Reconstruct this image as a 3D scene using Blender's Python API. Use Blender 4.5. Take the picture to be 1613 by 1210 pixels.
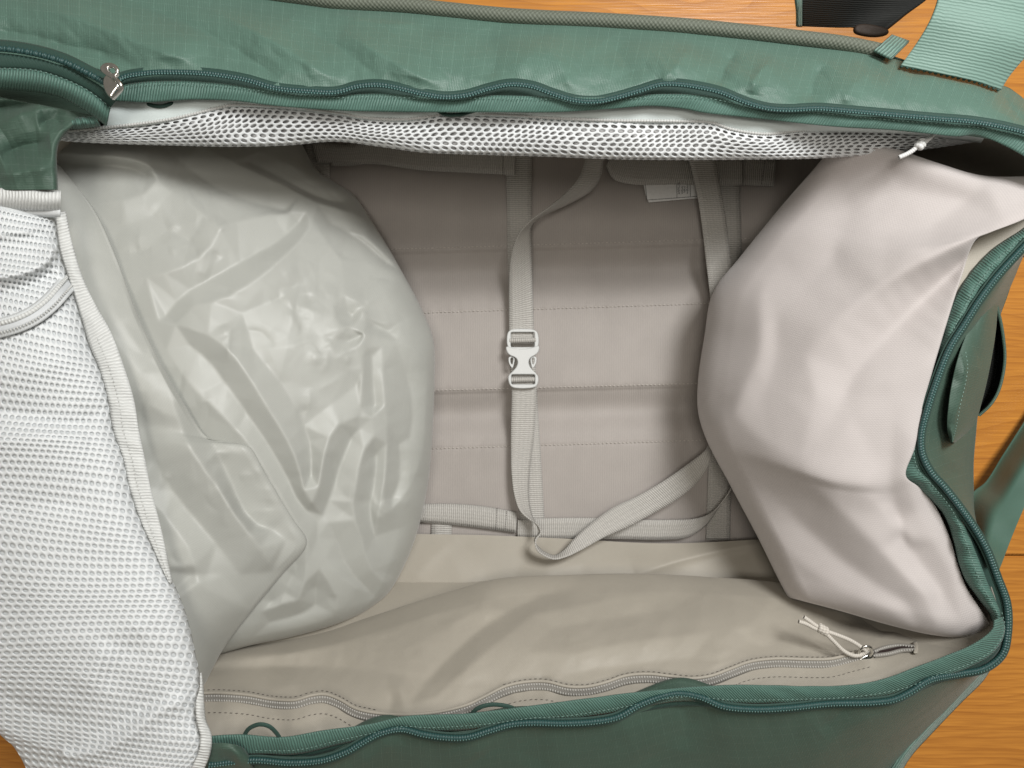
import bpy, bmesh, math, random
import numpy as np
from mathutils import Vector

for o in list(bpy.data.objects):
    bpy.data.objects.remove(o)
scene = bpy.context.scene
COL = scene.collection

# ------------------------------------------------------------------ camera
H = 0.80                       # lens height above the floor, looking straight down
K = 1.374 / 1613.0             # tangent per photo pixel (26 mm phone lens)
cam_d = bpy.data.cameras.new("camera")
cam = bpy.data.objects.new("camera", cam_d)
COL.objects.link(cam)
cam.location = (0, 0, H)
cam.rotation_euler = (0, 0, 0)
cam_d.sensor_width = 36.0
cam_d.lens = 36.0 / 1.374
cam_d.clip_start = 0.01
cam_d.clip_end = 20
cam_d.dof.use_dof = True
cam_d.dof.focus_distance = 0.645
cam_d.dof.aperture_fstop = 11.0
scene.camera = cam

# ------------------------------------------------------------------ light
world = bpy.data.worlds.new("World")
scene.world = world
world.use_nodes = True
bg = world.node_tree.nodes["Background"]
bg.inputs[0].default_value = (1.0, 0.92, 0.80, 1)
bg.inputs[1].default_value = 0.22

def area(name, loc, target, sx, sy, power, col):
    d = bpy.data.lights.new(name, 'AREA')
    d.shape = 'RECTANGLE'; d.size = sx; d.size_y = sy
    d.energy = power; d.color = col
    o = bpy.data.objects.new(name, d); COL.objects.link(o)
    o.location = loc
    o.rotation_euler = (Vector(target) - Vector(loc)).to_track_quat('-Z', 'Y').to_euler()
    return o
area("window_light", (0.56, 0.66, 1.48), (0.0, 0.0, 0.1), 0.45, 0.5, 25.0, (0.985, 0.985, 0.97))
area("overhead_fill", (-0.12, 0.03, 2.3), (0.0, 0.05, 0.0), 0.5, 0.5, 11.0, (1.0, 0.95, 0.87))  # added fill lamp to brighten the bag's inside, no known fitting

scene.view_settings.view_transform = 'Standard'
scene.view_settings.look = 'None'
scene.view_settings.exposure = 0.0
scene.view_settings.gamma = 1.0
scene.view_settings.use_curve_mapping = False

# ------------------------------------------------------------------ numeric helpers
def to_world(px, py, z):
    px = np.asarray(px, float); py = np.asarray(py, float); z = np.asarray(z, float)
    s = K * (H - z)
    return np.stack([(px - 806.5) * s, (605.0 - py) * s, z + 0 * px], -1)

def P(px, py, z):
    return Vector(to_world(px, py, z).tolist())

def spl(pts, n, by_index=False):
    """Catmull-Rom through pts (any dimension), n samples, even in arc length."""
    p = np.asarray(pts, float)
    if len(p) == 2:
        t = np.linspace(0, 1, n)[:, None]
        return p[0] * (1 - t) + p[1] * t
    q = np.vstack([2 * p[0] - p[1], p, 2 * p[-1] - p[-2]])
    out = []
    m = 24
    for i in range(1, len(q) - 2):
        p0, p1, p2, p3 = q[i - 1], q[i], q[i + 1], q[i + 2]
        d0 = max(np.linalg.norm(p1 - p0), 1e-6) ** .5
        d1 = max(np.linalg.norm(p2 - p1), 1e-6) ** .5
        d2 = max(np.linalg.norm(p3 - p2), 1e-6) ** .5
        t1 = (p1 - p0) / d0 - (p2 - p0) / (d0 + d1) + (p2 - p1) / d1
        t2 = (p2 - p1) / d1 - (p3 - p1) / (d1 + d2) + (p3 - p2) / d2
        t1 = t1 * d1; t2 = t2 * d1
        s = (np.arange(m) / m)[:, None]
        out.append((2 * s**3 - 3 * s**2 + 1) * p1 + (s**3 - 2 * s**2 + s) * t1
                   + (-2 * s**3 + 3 * s**2) * p2 + (s**3 - s**2) * t2)
    out.append(p[-1:])
    d = np.vstack(out)
    if by_index:
        a = np.linspace(0, 1, len(d))
    else:
        a = np.concatenate([[0], np.cumsum(np.linalg.norm(np.diff(d[:, :2], axis=0), axis=1))])
        a = a / a[-1]
    t = np.linspace(0, 1, n)
    return np.stack([np.interp(t, a, d[:, k]) for k in range(d.shape[1])], -1)

def gnoise(x, y, seed=0):
    """gradient noise, vectorised, about -0.7 .. 0.7"""
    rng = np.random.RandomState(seed)
    ang = rng.rand(256, 256) * 2 * np.pi
    xi = np.floor(x).astype(int); yi = np.floor(y).astype(int)
    fx = x - xi; fy = y - yi
    def g(ix, iy, dx, dy):
        a = ang[ix & 255, iy & 255]
        return np.cos(a) * dx + np.sin(a) * dy
    sx = fx**3 * (fx * (fx * 6 - 15) + 10); sy = fy**3 * (fy * (fy * 6 - 15) + 10)
    n0 = g(xi, yi, fx, fy) * (1 - sx) + g(xi + 1, yi, fx - 1, fy) * sx
    n1 = g(xi, yi + 1, fx, fy - 1) * (1 - sx) + g(xi + 1, yi + 1, fx - 1, fy - 1) * sx
    return n0 * (1 - sy) + n1 * sy

def crumple(px, py, scale, seed, rot=0.5, stretch=1.0):
    """sharp-edged cloth facets"""
    c, s = math.cos(rot), math.sin(rot)
    x = (c * px + s * py) / scale; y = (-s * px + c * py) / (scale * stretch)
    wx = x + .45 * gnoise(x * .6, y * .6, seed + 7); wy = y + .45 * gnoise(x * .6 + 9, y * .6, seed + 8)
    return (np.sqrt(gnoise(wx, wy, seed)**2 + .0016) - .12
            - .5 * np.sqrt(gnoise(wx * 1.9 + 3, wy * 1.9, seed + 1)**2 + .002))

def creases(px, py, lst, soft=False):
    """sum of folds. each: (polyline, height mm, width on the left px, width on the right px, [taper0, taper1])
    (left / right as seen walking along the line in the picture, y down)"""
    z = np.zeros_like(px)
    for c in lst:
        line, amp, wl, wr = c[:4]
        ta, tb = c[4] if len(c) > 4 else (.25, .25)
        pts = spl(line, max(8, len(line) * 5)) if len(line) > 2 else np.asarray(line, float)
        seg = np.diff(pts, axis=0); ln = np.linalg.norm(seg, axis=1); tot = ln.sum(); s0 = 0
        best = np.full(px.shape, 1e9); side = np.zeros_like(px); along = np.zeros_like(px)
        for i in range(len(seg)):
            dx, dy = seg[i]; L2 = max(ln[i]**2, 1e-9)
            rx = px - pts[i, 0]; ry = py - pts[i, 1]
            t = np.clip((rx * dx + ry * dy) / L2, 0, 1)
            d = np.hypot(rx - t * dx, ry - t * dy)
            m = d < best
            best = np.where(m, d, best)
            side = np.where(m, dx * ry - dy * rx, side)
            along = np.where(m, (s0 + t * ln[i]) / tot, along)
            s0 += ln[i]
        w = np.where(side > 0, wr, wl)
        e = np.minimum(3.0, w * .5)
        f = np.exp(-(best / (w * 1.25))**2) if soft else np.exp(-(np.sqrt(best**2 + e**2) - e) / w)
        tap = np.ones_like(px)
        if ta > 0: tap = tap * np.clip(along / ta, 0, 1)**.8
        if tb > 0: tap = tap * np.clip((1 - along) / tb, 0, 1)**.8
        z += amp * .001 * tap * f
    return z

def draped(lines, box, lam=90.0, cell=2.0, blur=1.3):
    """taut cloth over crest and valley lines [(px, py, height mm), ...]: a stretched membrane held at those lines.
    returns a function (px, py) -> metres"""
    x0, y0, x1, y1 = box
    h = None
    for c in (cell * 8, cell * 4, cell * 2, cell):
        nx = int((x1 - x0) / c) + 1; ny = int((y1 - y0) / c) + 1
        val = np.zeros((ny, nx)); cnt = np.zeros((ny, nx))
        for ln in lines:
            p = spl(ln, max(20, int(len(ln) * 160 / c))) if len(ln) > 1 else np.asarray(ln, float)
            i = np.round((p[:, 0] - x0) / c).astype(int); j = np.round((p[:, 1] - y0) / c).astype(int)
            k = (i >= 0) & (i < nx) & (j >= 0) & (j < ny)
            np.add.at(val, (j[k], i[k]), p[k, 2]); np.add.at(cnt, (j[k], i[k]), 1)
        fix = cnt > 0; val[fix] /= cnt[fix]
        if h is None: h = np.zeros((ny, nx))
        else:
            yy = np.linspace(0, 1, ny)[:, None] * np.ones((1, nx)); xx = np.ones((ny, 1)) * np.linspace(0, 1, nx)[None]
            h = bilerp(h[..., None], xx.ravel(), yy.ravel())[:, 0].reshape(ny, nx)
        k2 = (c / lam)**2
        for _ in range(260 if c > cell else 160):
            q = np.pad(h, 1, mode='edge')
            h = (q[:-2, 1:-1] + q[2:, 1:-1] + q[1:-1, :-2] + q[1:-1, 2:]) / (4 + k2)
            h[fix] = val[fix]
    r = int(3 * blur) + 1
    g = np.exp(-.5 * (np.arange(-r, r + 1) / blur)**2); g /= g.sum()
    for ax in (0, 1):
        q = np.pad(h, [(r, r), (0, 0)] if ax == 0 else [(0, 0), (r, r)], mode='edge')
        h = sum(w * (q[i:i + h.shape[0]] if ax == 0 else q[:, i:i + h.shape[1]]) for i, w in enumerate(g))
    def f(px, py):
        a = (np.ravel(px) - x0) / (x1 - x0); b = (np.ravel(py) - y0) / (y1 - y0)
        return (bilerp(h[..., None], a, b)[:, 0] * .001).reshape(np.shape(px))
    return f

def faceted(lines, box, spacing=62, spread=1.6, cell=2.0, blur=1.4, seed=3, keep=.55, step=26):
    """crisp cloth: flat facets stretched between crest and valley lines [(px, py, height mm)], loose facets elsewhere.
    returns a function (px, py) -> metres"""
    from mathutils.geometry import delaunay_2d_cdt
    x0, y0, x1, y1 = box
    rng = np.random.RandomState(seed)
    pts, hs, edges = [], [], []
    for ln in lines:
        L = np.asarray(ln, float)
        tot = np.linalg.norm(np.diff(L[:, :2], axis=0), axis=1).sum() if len(L) > 1 else 0
        p = spl(ln, max(len(ln), int(tot / step) + 1)) if len(ln) > 1 else L
        for k, q in enumerate(p):
            if k: edges.append((len(pts) - 1, len(pts)))
            pts.append((q[0], q[1])); hs.append(q[2] + rng.randn() * .25)
    A = np.array(pts) if pts else np.zeros((0, 2))
    fill = []
    for _ in range(int(12 * (x1 - x0) * (y1 - y0) / spacing**2)):
        c = np.array([x0 + rng.rand() * (x1 - x0), y0 + rng.rand() * (y1 - y0)])
        if len(A) and np.min(np.hypot(*(A - c).T)) < spacing * keep: continue
        if fill and np.min(np.hypot(*(np.array(fill) - c).T)) < spacing * .8: continue
        fill.append(c)
    for c in fill:
        pts.append(tuple(c)); hs.append(rng.randn() * spread)
    n = int((x1 - x0) / spacing) + 1; m = int((y1 - y0) / spacing) + 1
    for t in np.linspace(x0 - 3, x1 + 3, n):
        for y in (y0 - 3, y1 + 3): pts.append((t, y)); hs.append(0)
    for t in np.linspace(y0, y1, m):
        for x in (x0 - 3.5, x1 + 3.5): pts.append((x, t)); hs.append(0)
    vs, es, fs, ov, oe, of = delaunay_2d_cdt([Vector(p) for p in pts], edges, [], 0, .5)
    hv = []
    for k, v in enumerate(vs):
        if len(ov[k]): hv.append(np.mean([hs[i] for i in ov[k]]))
        else:
            d = np.hypot(*(np.array(pts) - np.array(v[:])).T); i = np.argsort(d)[:2]; w = 1 / (d[i] + 1e-6)
            hv.append(float((np.array(hs)[i] * w).sum() / w.sum()))
    P2 = np.array([v[:] for v in vs]); hv = np.array(hv)
    nx = int((x1 - x0) / cell) + 1; ny = int((y1 - y0) / cell) + 1
    h = np.zeros((ny, nx))
    for f in fs:
        for t in range(1, len(f) - 1):
            a, b, c = f[0], f[t], f[t + 1]
            X = P2[[a, b, c]]; det = (X[1, 0] - X[0, 0]) * (X[2, 1] - X[0, 1]) - (X[2, 0] - X[0, 0]) * (X[1, 1] - X[0, 1])
            if abs(det) < 1e-9: continue
            i0 = max(0, int((X[:, 0].min() - x0) / cell)); i1 = min(nx - 1, int((X[:, 0].max() - x0) / cell) + 1)
            j0 = max(0, int((X[:, 1].min() - y0) / cell)); j1 = min(ny - 1, int((X[:, 1].max() - y0) / cell) + 1)
            if i1 < i0 or j1 < j0: continue
            gx, gy = np.meshgrid(x0 + np.arange(i0, i1 + 1) * cell, y0 + np.arange(j0, j1 + 1) * cell)
            u = ((gx - X[0, 0]) * (X[2, 1] - X[0, 1]) - (X[2, 0] - X[0, 0]) * (gy - X[0, 1])) / det
            v = ((X[1, 0] - X[0, 0]) * (gy - X[0, 1]) - (gx - X[0, 0]) * (X[1, 1] - X[0, 1])) / det
            k = (u >= -1e-6) & (v >= -1e-6) & (u + v <= 1 + 1e-6)
            sub = h[j0:j1 + 1, i0:i1 + 1]
            sub[k] = (hv[a] * (1 - u - v) + hv[b] * u + hv[c] * v)[k]
    r = int(3 * blur) + 1
    g = np.exp(-.5 * (np.arange(-r, r + 1) / blur)**2); g /= g.sum()
    for ax in (0, 1):
        q = np.pad(h, [(r, r), (0, 0)] if ax == 0 else [(0, 0), (r, r)], mode='edge')
        h = sum(w * (q[i:i + h.shape[0]] if ax == 0 else q[:, i:i + h.shape[1]]) for i, w in enumerate(g))
    def f(px, py):
        a = (np.ravel(px) - x0) / (x1 - x0); b = (np.ravel(py) - y0) / (y1 - y0)
        return (bilerp(h[..., None], a, b)[:, 0] * .001).reshape(np.shape(px))
    return f

# ------------------------------------------------------------------ mesh helpers
def link(name, me, m, parent, kind=None, smooth=True):
    o = bpy.data.objects.new(name, me)
    COL.objects.link(o)
    if m is not None:
        me.materials.append(m)
    if smooth:
        me.polygons.foreach_set('use_smooth', [True] * len(me.polygons))
    o.parent = parent
    if kind: o["kind"] = kind
    return o

def grid_mesh(name, V, m, parent, thick=0.0, kind=None, flip_uv=False, uvs=None):
    """V: (nv, nu, 3) world grid -> one mesh object. UV in metres: x along v, y along u."""
    nv, nu = V.shape[:2]
    verts = V.reshape(-1, 3)
    idx = np.arange(nv * nu).reshape(nv, nu)
    f = np.stack([idx[:-1, :-1], idx[1:, :-1], idx[1:, 1:], idx[:-1, 1:]], -1).reshape(-1, 4)
    me = bpy.data.meshes.new(name)
    me.vertices.add(len(verts)); me.vertices.foreach_set('co', verts.ravel())
    me.loops.add(f.size); me.loops.foreach_set('vertex_index', f.ravel().astype(np.int32))
    me.polygons.add(len(f))
    me.polygons.foreach_set('loop_start', np.arange(0, f.size, 4, dtype=np.int32))
    me.polygons.foreach_set('loop_total', np.full(len(f), 4, dtype=np.int32))
    me.update()
    dv = np.linalg.norm(np.diff(V, axis=0), axis=2); du = np.linalg.norm(np.diff(V, axis=1), axis=2)
    a = np.vstack([np.zeros((1, nu)), np.cumsum(dv, 0)]).mean(1, keepdims=True) * np.ones((1, nu))
    b = np.hstack([np.zeros((nv, 1)), np.cumsum(du, 1)]).mean(0, keepdims=True) * np.ones((nv, 1))
    uv = np.stack([a, b], -1).reshape(-1, 2)
    lay = me.uv_layers.new(name="UVMap")
    lay.data.foreach_set('uv', uv[f.ravel()].ravel())
    o = link(name, me, m, parent, kind)
    if thick:
        s = o.modifiers.new("thickness", 'SOLIDIFY'); s.thickness = thick; s.offset = 0
    return o

def coons(L, R, T=None, B=None, nu=40, nv=60, by_index=False):
    """patch in picture space with depth: L, R run top to bottom, T, B run left to right; points (px, py, z)"""
    l = spl(L, nv, by_index); r = spl(R, nv, by_index)
    u = np.linspace(0, 1, nu)[None, :, None]; v = np.linspace(0, 1, nv)[:, None, None]
    S = l[:, None] * (1 - u) + r[:, None] * u
    if T is not None or B is not None:
        t = spl(T, nu) if T is not None else spl([l[0], r[0]], nu)
        b = spl(B, nu) if B is not None else spl([l[-1], r[-1]], nu)
        S = S + t[None] * (1 - v) + b[None] * v - (
            l[0] * (1 - u) * (1 - v) + r[0] * u * (1 - v) + l[-1] * (1 - u) * v + r[-1] * u * v)
    U = np.broadcast_to(u[..., 0], S.shape[:2]); W = np.broadcast_to(v[..., 0], S.shape[:2])
    return S[..., 0].copy(), S[..., 1].copy(), S[..., 2].copy(), U.copy(), W.copy()

def edge_roll(z, X, w, depth):
    """drop the height like a rounded edge where X (0..1) comes within w of 1"""
    t = np.clip((X - (1 - w)) / w, 0, 1)
    return z - depth * (1 - np.sqrt(np.maximum(1 - t**2, 0)))

def skirt(px, py, z, side, inset, depth, n=4):
    """extra rows behind an edge that turn under it"""
    if side in 'RL':
        e = -1 if side == 'R' else 0
        sgn = -1 if side == 'R' else 1
        add = [(px[:, e:e + 1 or None] if e == -1 else px[:, :1]) + sgn * inset * (i / n)**2 for i in range(1, n + 1)]
        ady = [(py[:, -1:] if e == -1 else py[:, :1]) for i in range(n)]
        adz = [(z[:, -1:] if e == -1 else z[:, :1]) - depth * i / n for i in range(1, n + 1)]
        if e == 0: add, ady, adz = add[::-1], ady[::-1], adz[::-1]
        cat = (lambda a, b: np.hstack([a] + b)) if e == -1 else (lambda a, b: np.hstack(b + [a]))
    else:
        add = [px[-1:] for i in range(n)]
        ady = [py[-1:] - inset * (i / n)**2 for i in range(1, n + 1)]
        adz = [z[-1:] - depth * i / n for i in range(1, n + 1)]
        cat = lambda a, b: np.vstack([a] + b)
    return cat(px, add), cat(py, ady), cat(z, adz)

def band(name, E1, E2, m, parent, n=160, na=7, bulge=0.0, thick=0.0008, zf=None, by_index=False, kind=None):
    """a strip between two edge lines (px, py, z)"""
    px, py, z, U, W = coons(E1, E2, nu=na, nv=n, by_index=by_index)
    z = z + bulge * np.sin(np.pi * U)
    if zf is not None: z = z + zf(px, py, U, W)
    return grid_mesh(name, to_world(px, py, z), m, parent, thick, kind)

def offset_edges(line, w, n=None):
    """two edges w px apart around a centre line (px, py, z)"""
    c = spl(line, n or max(12, len(line) * 6))
    t = np.gradient(c[:, :2], axis=0); t /= np.linalg.norm(t, axis=1)[:, None]
    nrm = np.stack([t[:, 1], -t[:, 0]], -1)
    a = c.copy(); b = c.copy()
    a[:, :2] += nrm * w / 2; b[:, :2] -= nrm * w / 2
    return a.tolist(), b.tolist()

def strap(name, line, w, m, parent, n=80, bulge=0.0006, thick=0.0014, zf=None):
    a, b = offset_edges(line, w)
    return band(name, a, b, m, parent, n=n, na=5, bulge=bulge, thick=thick, zf=zf)

def tube(name, line, rad, m, parent, n=120, seg=8, kind=None, world_pts=None):
    C = world_pts if world_pts is not None else to_world(*spl(line, n).T)
    n = len(C)
    t = np.gradient(C, axis=0); t /= np.linalg.norm(t, axis=1)[:, None] + 1e-12
    up = np.array([0, 0, 1.0]); 
    a = np.cross(t, up); la = np.linalg.norm(a, axis=1)[:, None]
    a = np.where(la > 1e-4, a / np.maximum(la, 1e-9), np.array([1.0, 0, 0])); b = np.cross(a, t)
    r = np.broadcast_to(np.asarray(rad, float), (n,))[:, None, None]
    th = np.linspace(0, 2 * np.pi, seg + 1)[None, :, None]
    V = C[:, None] + r * (np.cos(th) * a[:, None] + np.sin(th) * b[:, None])
    return grid_mesh(name, V, m, parent, 0, kind)

ICO = None
def ico():
    global ICO
    if ICO is None:
        bm = bmesh.new(); bmesh.ops.create_icosphere(bm, subdivisions=1, radius=1.0)
        bm.verts.ensure_lookup_table()
        ICO = (np.array([v.co[:] for v in bm.verts]), np.array([[v.index for v in f.verts] for f in bm.faces]))
        bm.free()
    return ICO

def beads(name, C, T, N, size, m, parent):
    """a row of small teeth joined in one mesh; C centres, T along, N across, size (along, across, up)"""
    v, f = ico()
    B = np.cross(T, N)
    V = (C[:, None] + v[None, :, 0:1] * T[:, None] * size[0] + v[None, :, 1:2] * N[:, None] * size[1]
         + v[None, :, 2:3] * B[:, None] * size[2]).reshape(-1, 3)
    F = (f[None] + (np.arange(len(C)) * len(v))[:, None, None]).reshape(-1, 3)
    me = bpy.data.meshes.new(name)
    me.vertices.add(len(V)); me.vertices.foreach_set('co', V.ravel())
    me.loops.add(F.size); me.loops.foreach_set('vertex_index', F.ravel().astype(np.int32))
    me.polygons.add(len(F))
    me.polygons.foreach_set('loop_start', np.arange(0, F.size, 3, dtype=np.int32))
    me.polygons.foreach_set('loop_total', np.full(len(F), 3, dtype=np.int32))
    me.update()
    return link(name, me, m, parent, "stuff")

def teeth(name, line, pitch, shift, size, m, parent, dz=0.0):
    """teeth along a line, pitch in metres, shifted across by metres"""
    c = to_world(*spl(line, 900).T)
    d = np.concatenate([[0], np.cumsum(np.linalg.norm(np.diff(c, axis=0), axis=1))])
    n = int(d[-1] / pitch); s = np.linspace(0, d[-1], n)
    C = np.stack([np.interp(s, d, c[:, k]) for k in range(3)], -1)
    T = np.gradient(C, axis=0); T /= np.linalg.norm(T, axis=1)[:, None]
    N = np.cross(np.array([0, 0, 1.0]), T); N /= np.linalg.norm(N, axis=1)[:, None]
    C = C + N * shift; C[:, 2] += dz
    return beads(name, C, T, N, size, m, parent)

def stitches(name, line, pitch, length, m, parent, rad=0.00035, dz=0.0005):
    c = to_world(*spl(line, 600).T)
    d = np.concatenate([[0], np.cumsum(np.linalg.norm(np.diff(c, axis=0), axis=1))])
    n = max(2, int(d[-1] / pitch)); s = np.linspace(0, d[-1], n)
    C = np.stack([np.interp(s, d, c[:, k]) for k in range(3)], -1)
    T = np.gradient(C, axis=0); T /= np.linalg.norm(T, axis=1)[:, None]
    N = np.cross(np.array([0, 0, 1.0]), T); N /= np.linalg.norm(N, axis=1)[:, None]
    C[:, 2] += dz
    return beads(name, C, T, N, (length / 2, rad, rad), m, parent)

def perforated(name, fn, nx, ny, m, parent, hole=(.34, .36), thick=0.0007, shear=0.0):
    """knitted mesh: hexagonal cells each with a real hole. fn(s, t) with s in 0..nx, t in 0..ny -> world"""
    verts = []; key = {}; faces = []
    hexv = [(0, -2/3.), (.5, -1/3.), (.5, 1/3.), (0, 2/3.), (-.5, 1/3.), (-.5, -1/3.)]
    ring = []
    for i in range(6):
        a = hexv[i]; b = hexv[(i + 1) % 6]
        ring += [a, ((a[0] + b[0]) / 2, (a[1] + b[1]) / 2)]
    def vid(x, y):
        k = (round(x * 24), round(y * 24))
        if k not in key:
            key[k] = len(verts); verts.append((x, y))
        return key[k]
    for j in range(ny):
        for i in range(nx):
            cx = i + (.5 if j % 2 else 0); cy = j
            o = [vid(cx + x, cy + y) for x, y in ring]
            h = []
            for x, y in ring:
                a = math.atan2(y, x)
                h.append(len(verts)); verts.append((cx + hole[0] * math.cos(a) - shear * hole[1] * math.sin(a), cy + hole[1] * math.sin(a)))
            for q in range(12):
                faces.append((o[q], o[(q + 1) % 12], h[(q + 1) % 12], h[q]))
    v = np.array(verts)
    W = fn(v[:, 0], v[:, 1])
    me = bpy.data.meshes.new(name)
    f = np.array(faces, dtype=np.int32)
    me.vertices.add(len(W)); me.vertices.foreach_set('co', W.ravel())
    me.loops.add(f.size); me.loops.foreach_set('vertex_index', f.ravel())
    me.polygons.add(len(f))
    me.polygons.foreach_set('loop_start', np.arange(0, f.size, 4, dtype=np.int32))
    me.polygons.foreach_set('loop_total', np.full(len(f), 4, dtype=np.int32))
    me.update()
    o = link(name, me, m, parent)
    s = o.modifiers.new("thickness", 'SOLIDIFY'); s.thickness = thick; s.offset = 0
    return o

def bilerp(G, a, b):
    """sample grid G (nv, nu, k) at fractional u=a, v=b (0..1, clamped)"""
    nv, nu = G.shape[:2]
    x = np.clip(a, 0, 1) * (nu - 1); y = np.clip(b, 0, 1) * (nv - 1)
    i = np.minimum(x.astype(int), nu - 2); j = np.minimum(y.astype(int), nv - 2)
    fx = (x - i)[:, None]; fy = (y - j)[:, None]
    return (G[j, i] * (1 - fx) * (1 - fy) + G[j, i + 1] * fx * (1 - fy)
            + G[j + 1, i] * (1 - fx) * fy + G[j + 1, i + 1] * fx * fy)

def round_poly(pts, it=2):
    p = np.asarray(pts, float)
    for _ in range(it):
        q = np.roll(p, -1, 0)
        p = np.stack([.75 * p + .25 * q, .25 * p + .75 * q], 1).reshape(-1, p.shape[1])
    return p

def plate(name, loops, z, thick, m, parent, bevel=0.0006, it=2):
    """flat moulded piece with holes: closed outlines in picture px at height z"""
    cu = bpy.data.curves.new(name, 'CURVE'); cu.dimensions = '2D'; cu.fill_mode = 'BOTH'
    cu.extrude = max(thick / 2 - bevel, 1e-5); cu.bevel_depth = bevel; cu.bevel_resolution = 2; cu.offset = -bevel
    for lp in loops:
        p = round_poly(lp, it); w = to_world(p[:, 0], p[:, 1], np.full(len(p), z))
        s = cu.splines.new('POLY'); s.points.add(len(w) - 1)
        for k, c in enumerate(w): s.points[k].co = (c[0], c[1], 0, 1)
        s.use_cyclic_u = True
    tmp = bpy.data.objects.new(name + "_outline", cu); COL.objects.link(tmp)
    dg = bpy.context.evaluated_depsgraph_get()
    me = bpy.data.meshes.new_from_object(tmp.evaluated_get(dg))
    bpy.data.objects.remove(tmp); bpy.data.curves.remove(cu)
    me.transform(__import__('mathutils').Matrix.Translation((0, 0, z)))
    me.materials.clear()
    o = link(name, me, m, parent, smooth=False)
    return o

def relax(V0, V1, excess=.03, bend=.08, iters=160, guide=.02, seed=1, jitter=.0005, pin=1):
    """cloth: start from shape V1, lengths of the smooth sheet V0 times (1 + excess), edges held; lets real wrinkles form"""
    V = V1.copy(); nv, nu = V.shape[:2]
    ex = np.broadcast_to(np.asarray(excess, float), (nv, nu))
    rng = np.random.RandomState(seed)
    n = rng.randn(nv, nu)
    for _ in range(2):
        q = np.pad(n, 1, mode='edge'); n = (q[:-2, 1:-1] + q[2:, 1:-1] + q[1:-1, :-2] + q[1:-1, 2:] + q[1:-1, 1:-1]) / 5
    V[..., 2] += jitter * n / n.std()
    w = np.ones((nv, nu, 1))
    w[:pin] = 0; w[-pin:] = 0; w[:, :pin] = 0; w[:, -pin:] = 0
    cons = []
    for dj, di, k in ((0, 1, 1.0), (1, 0, 1.0), (1, 1, .5), (1, -1, .5), (0, 2, bend), (2, 0, bend), (0, 4, bend * .6), (4, 0, bend * .6)):
        st = max(abs(dj), abs(di))
        for ph in range(2 * st if st > 1 else 2):
            ax_v = dj != 0
            idx = np.arange(nv - dj) if ax_v else np.arange(nv)
            idu = np.arange(max(0, -di), nu - max(0, di))
            if ax_v: idx = idx[(idx // st) % 2 == ph] if ph < 2 else idx[:0]
            else: idu = idu[(idu // st) % 2 == ph] if ph < 2 else idu[:0]
            if len(idx) == 0 or len(idu) == 0: continue
            a = np.ix_(idx, idu); b = np.ix_(idx + dj, idu + di)
            if st > 1:
                r = np.zeros((len(idx), len(idu)))
                for t in range(st):
                    p0 = np.ix_(idx + (dj // st) * t, idu + (di // st) * t); p1 = np.ix_(idx + (dj // st) * (t + 1), idu + (di // st) * (t + 1))
                    r += np.linalg.norm(V0[p1] - V0[p0], axis=2)
            else:
                r = np.linalg.norm(V0[b] - V0[a], axis=2)
            r = r * (1 + .5 * (ex[a] + ex[b]))
            wa, wb = w[a], w[b]; ws = np.maximum(wa + wb, 1e-9)
            cons.append((a, b, r, k, wa / ws, wb / ws))
    prev = V.copy()
    for it in range(iters):
        vel = (V - prev) * .80
        prev = V.copy()
        V = V + vel * w
        V[..., 2] -= .000012 * w[..., 0]
        if guide: V = V + guide * (1 - it / iters) * (V1 - V) * w
        for a, b, r, k, wa, wb in cons:
            d = V[b] - V[a]; L = np.sqrt((d * d).sum(2)) + 1e-12
            c = (k * (L - r) / L)[..., None] * d
            V[a] += c * wa; V[b] -= c * wb
    return V

def resample(G, nv, nu):
    """smooth (Catmull-Rom) resampling of a grid"""
    def one(A, n):
        m = A.shape[0]
        x = np.linspace(0, m - 1, n); i = np.minimum(x.astype(int), m - 2); f = (x - i).reshape((-1,) + (1,) * (A.ndim - 1))
        Q = np.concatenate([2 * A[:1] - A[1:2], A, 2 * A[-1:] - A[-2:-1]])
        p0, p1, p2, p3 = Q[i], Q[i + 1], Q[i + 2], Q[i + 3]
        return .5 * (2 * p1 + (p2 - p0) * f + (2 * p0 - 5 * p1 + 4 * p2 - p3) * f**2 + (3 * p1 - p0 - 3 * p2 + p3) * f**3)
    A = one(G, nv)
    return np.swapaxes(one(np.swapaxes(A, 0, 1), nu), 0, 1)

def wrinkle(V0, V1, excess=.02, fine=.003, steps=(4, 2, 1), bend=.12, guide=.05, seed=1, jitter=.0006):
    """broad folds first on a coarse sheet, then finer ones on denser sheets"""
    nv, nu = V0.shape[:2]; cur = None
    for k, st in enumerate(steps):
        a, b = (nv - 1) // st + 1, (nu - 1) // st + 1
        S0 = resample(V0, a, b) if st > 1 else V0
        if cur is None:
            E = resample(np.broadcast_to(np.asarray(excess, float), (nv, nu))[..., None].copy(), a, b)[..., 0]
            cur = relax(S0, resample(V1, a, b), E, bend, 220, guide, seed, jitter)
        else:
            Fx = resample(np.broadcast_to(np.asarray(fine, float), (nv, nu))[..., None].copy(), a, b)[..., 0] if st > 1 else fine
            up = resample(cur, a, b)
            up[0], up[-1] = S0[0], S0[-1]; up[:, 0], up[:, -1] = S0[:, 0], S0[:, -1]
            cur = relax(up, up, Fx, bend, 60 if st > 1 else 36, .02, seed + k, jitter * .25 / k)
    return cur

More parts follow.
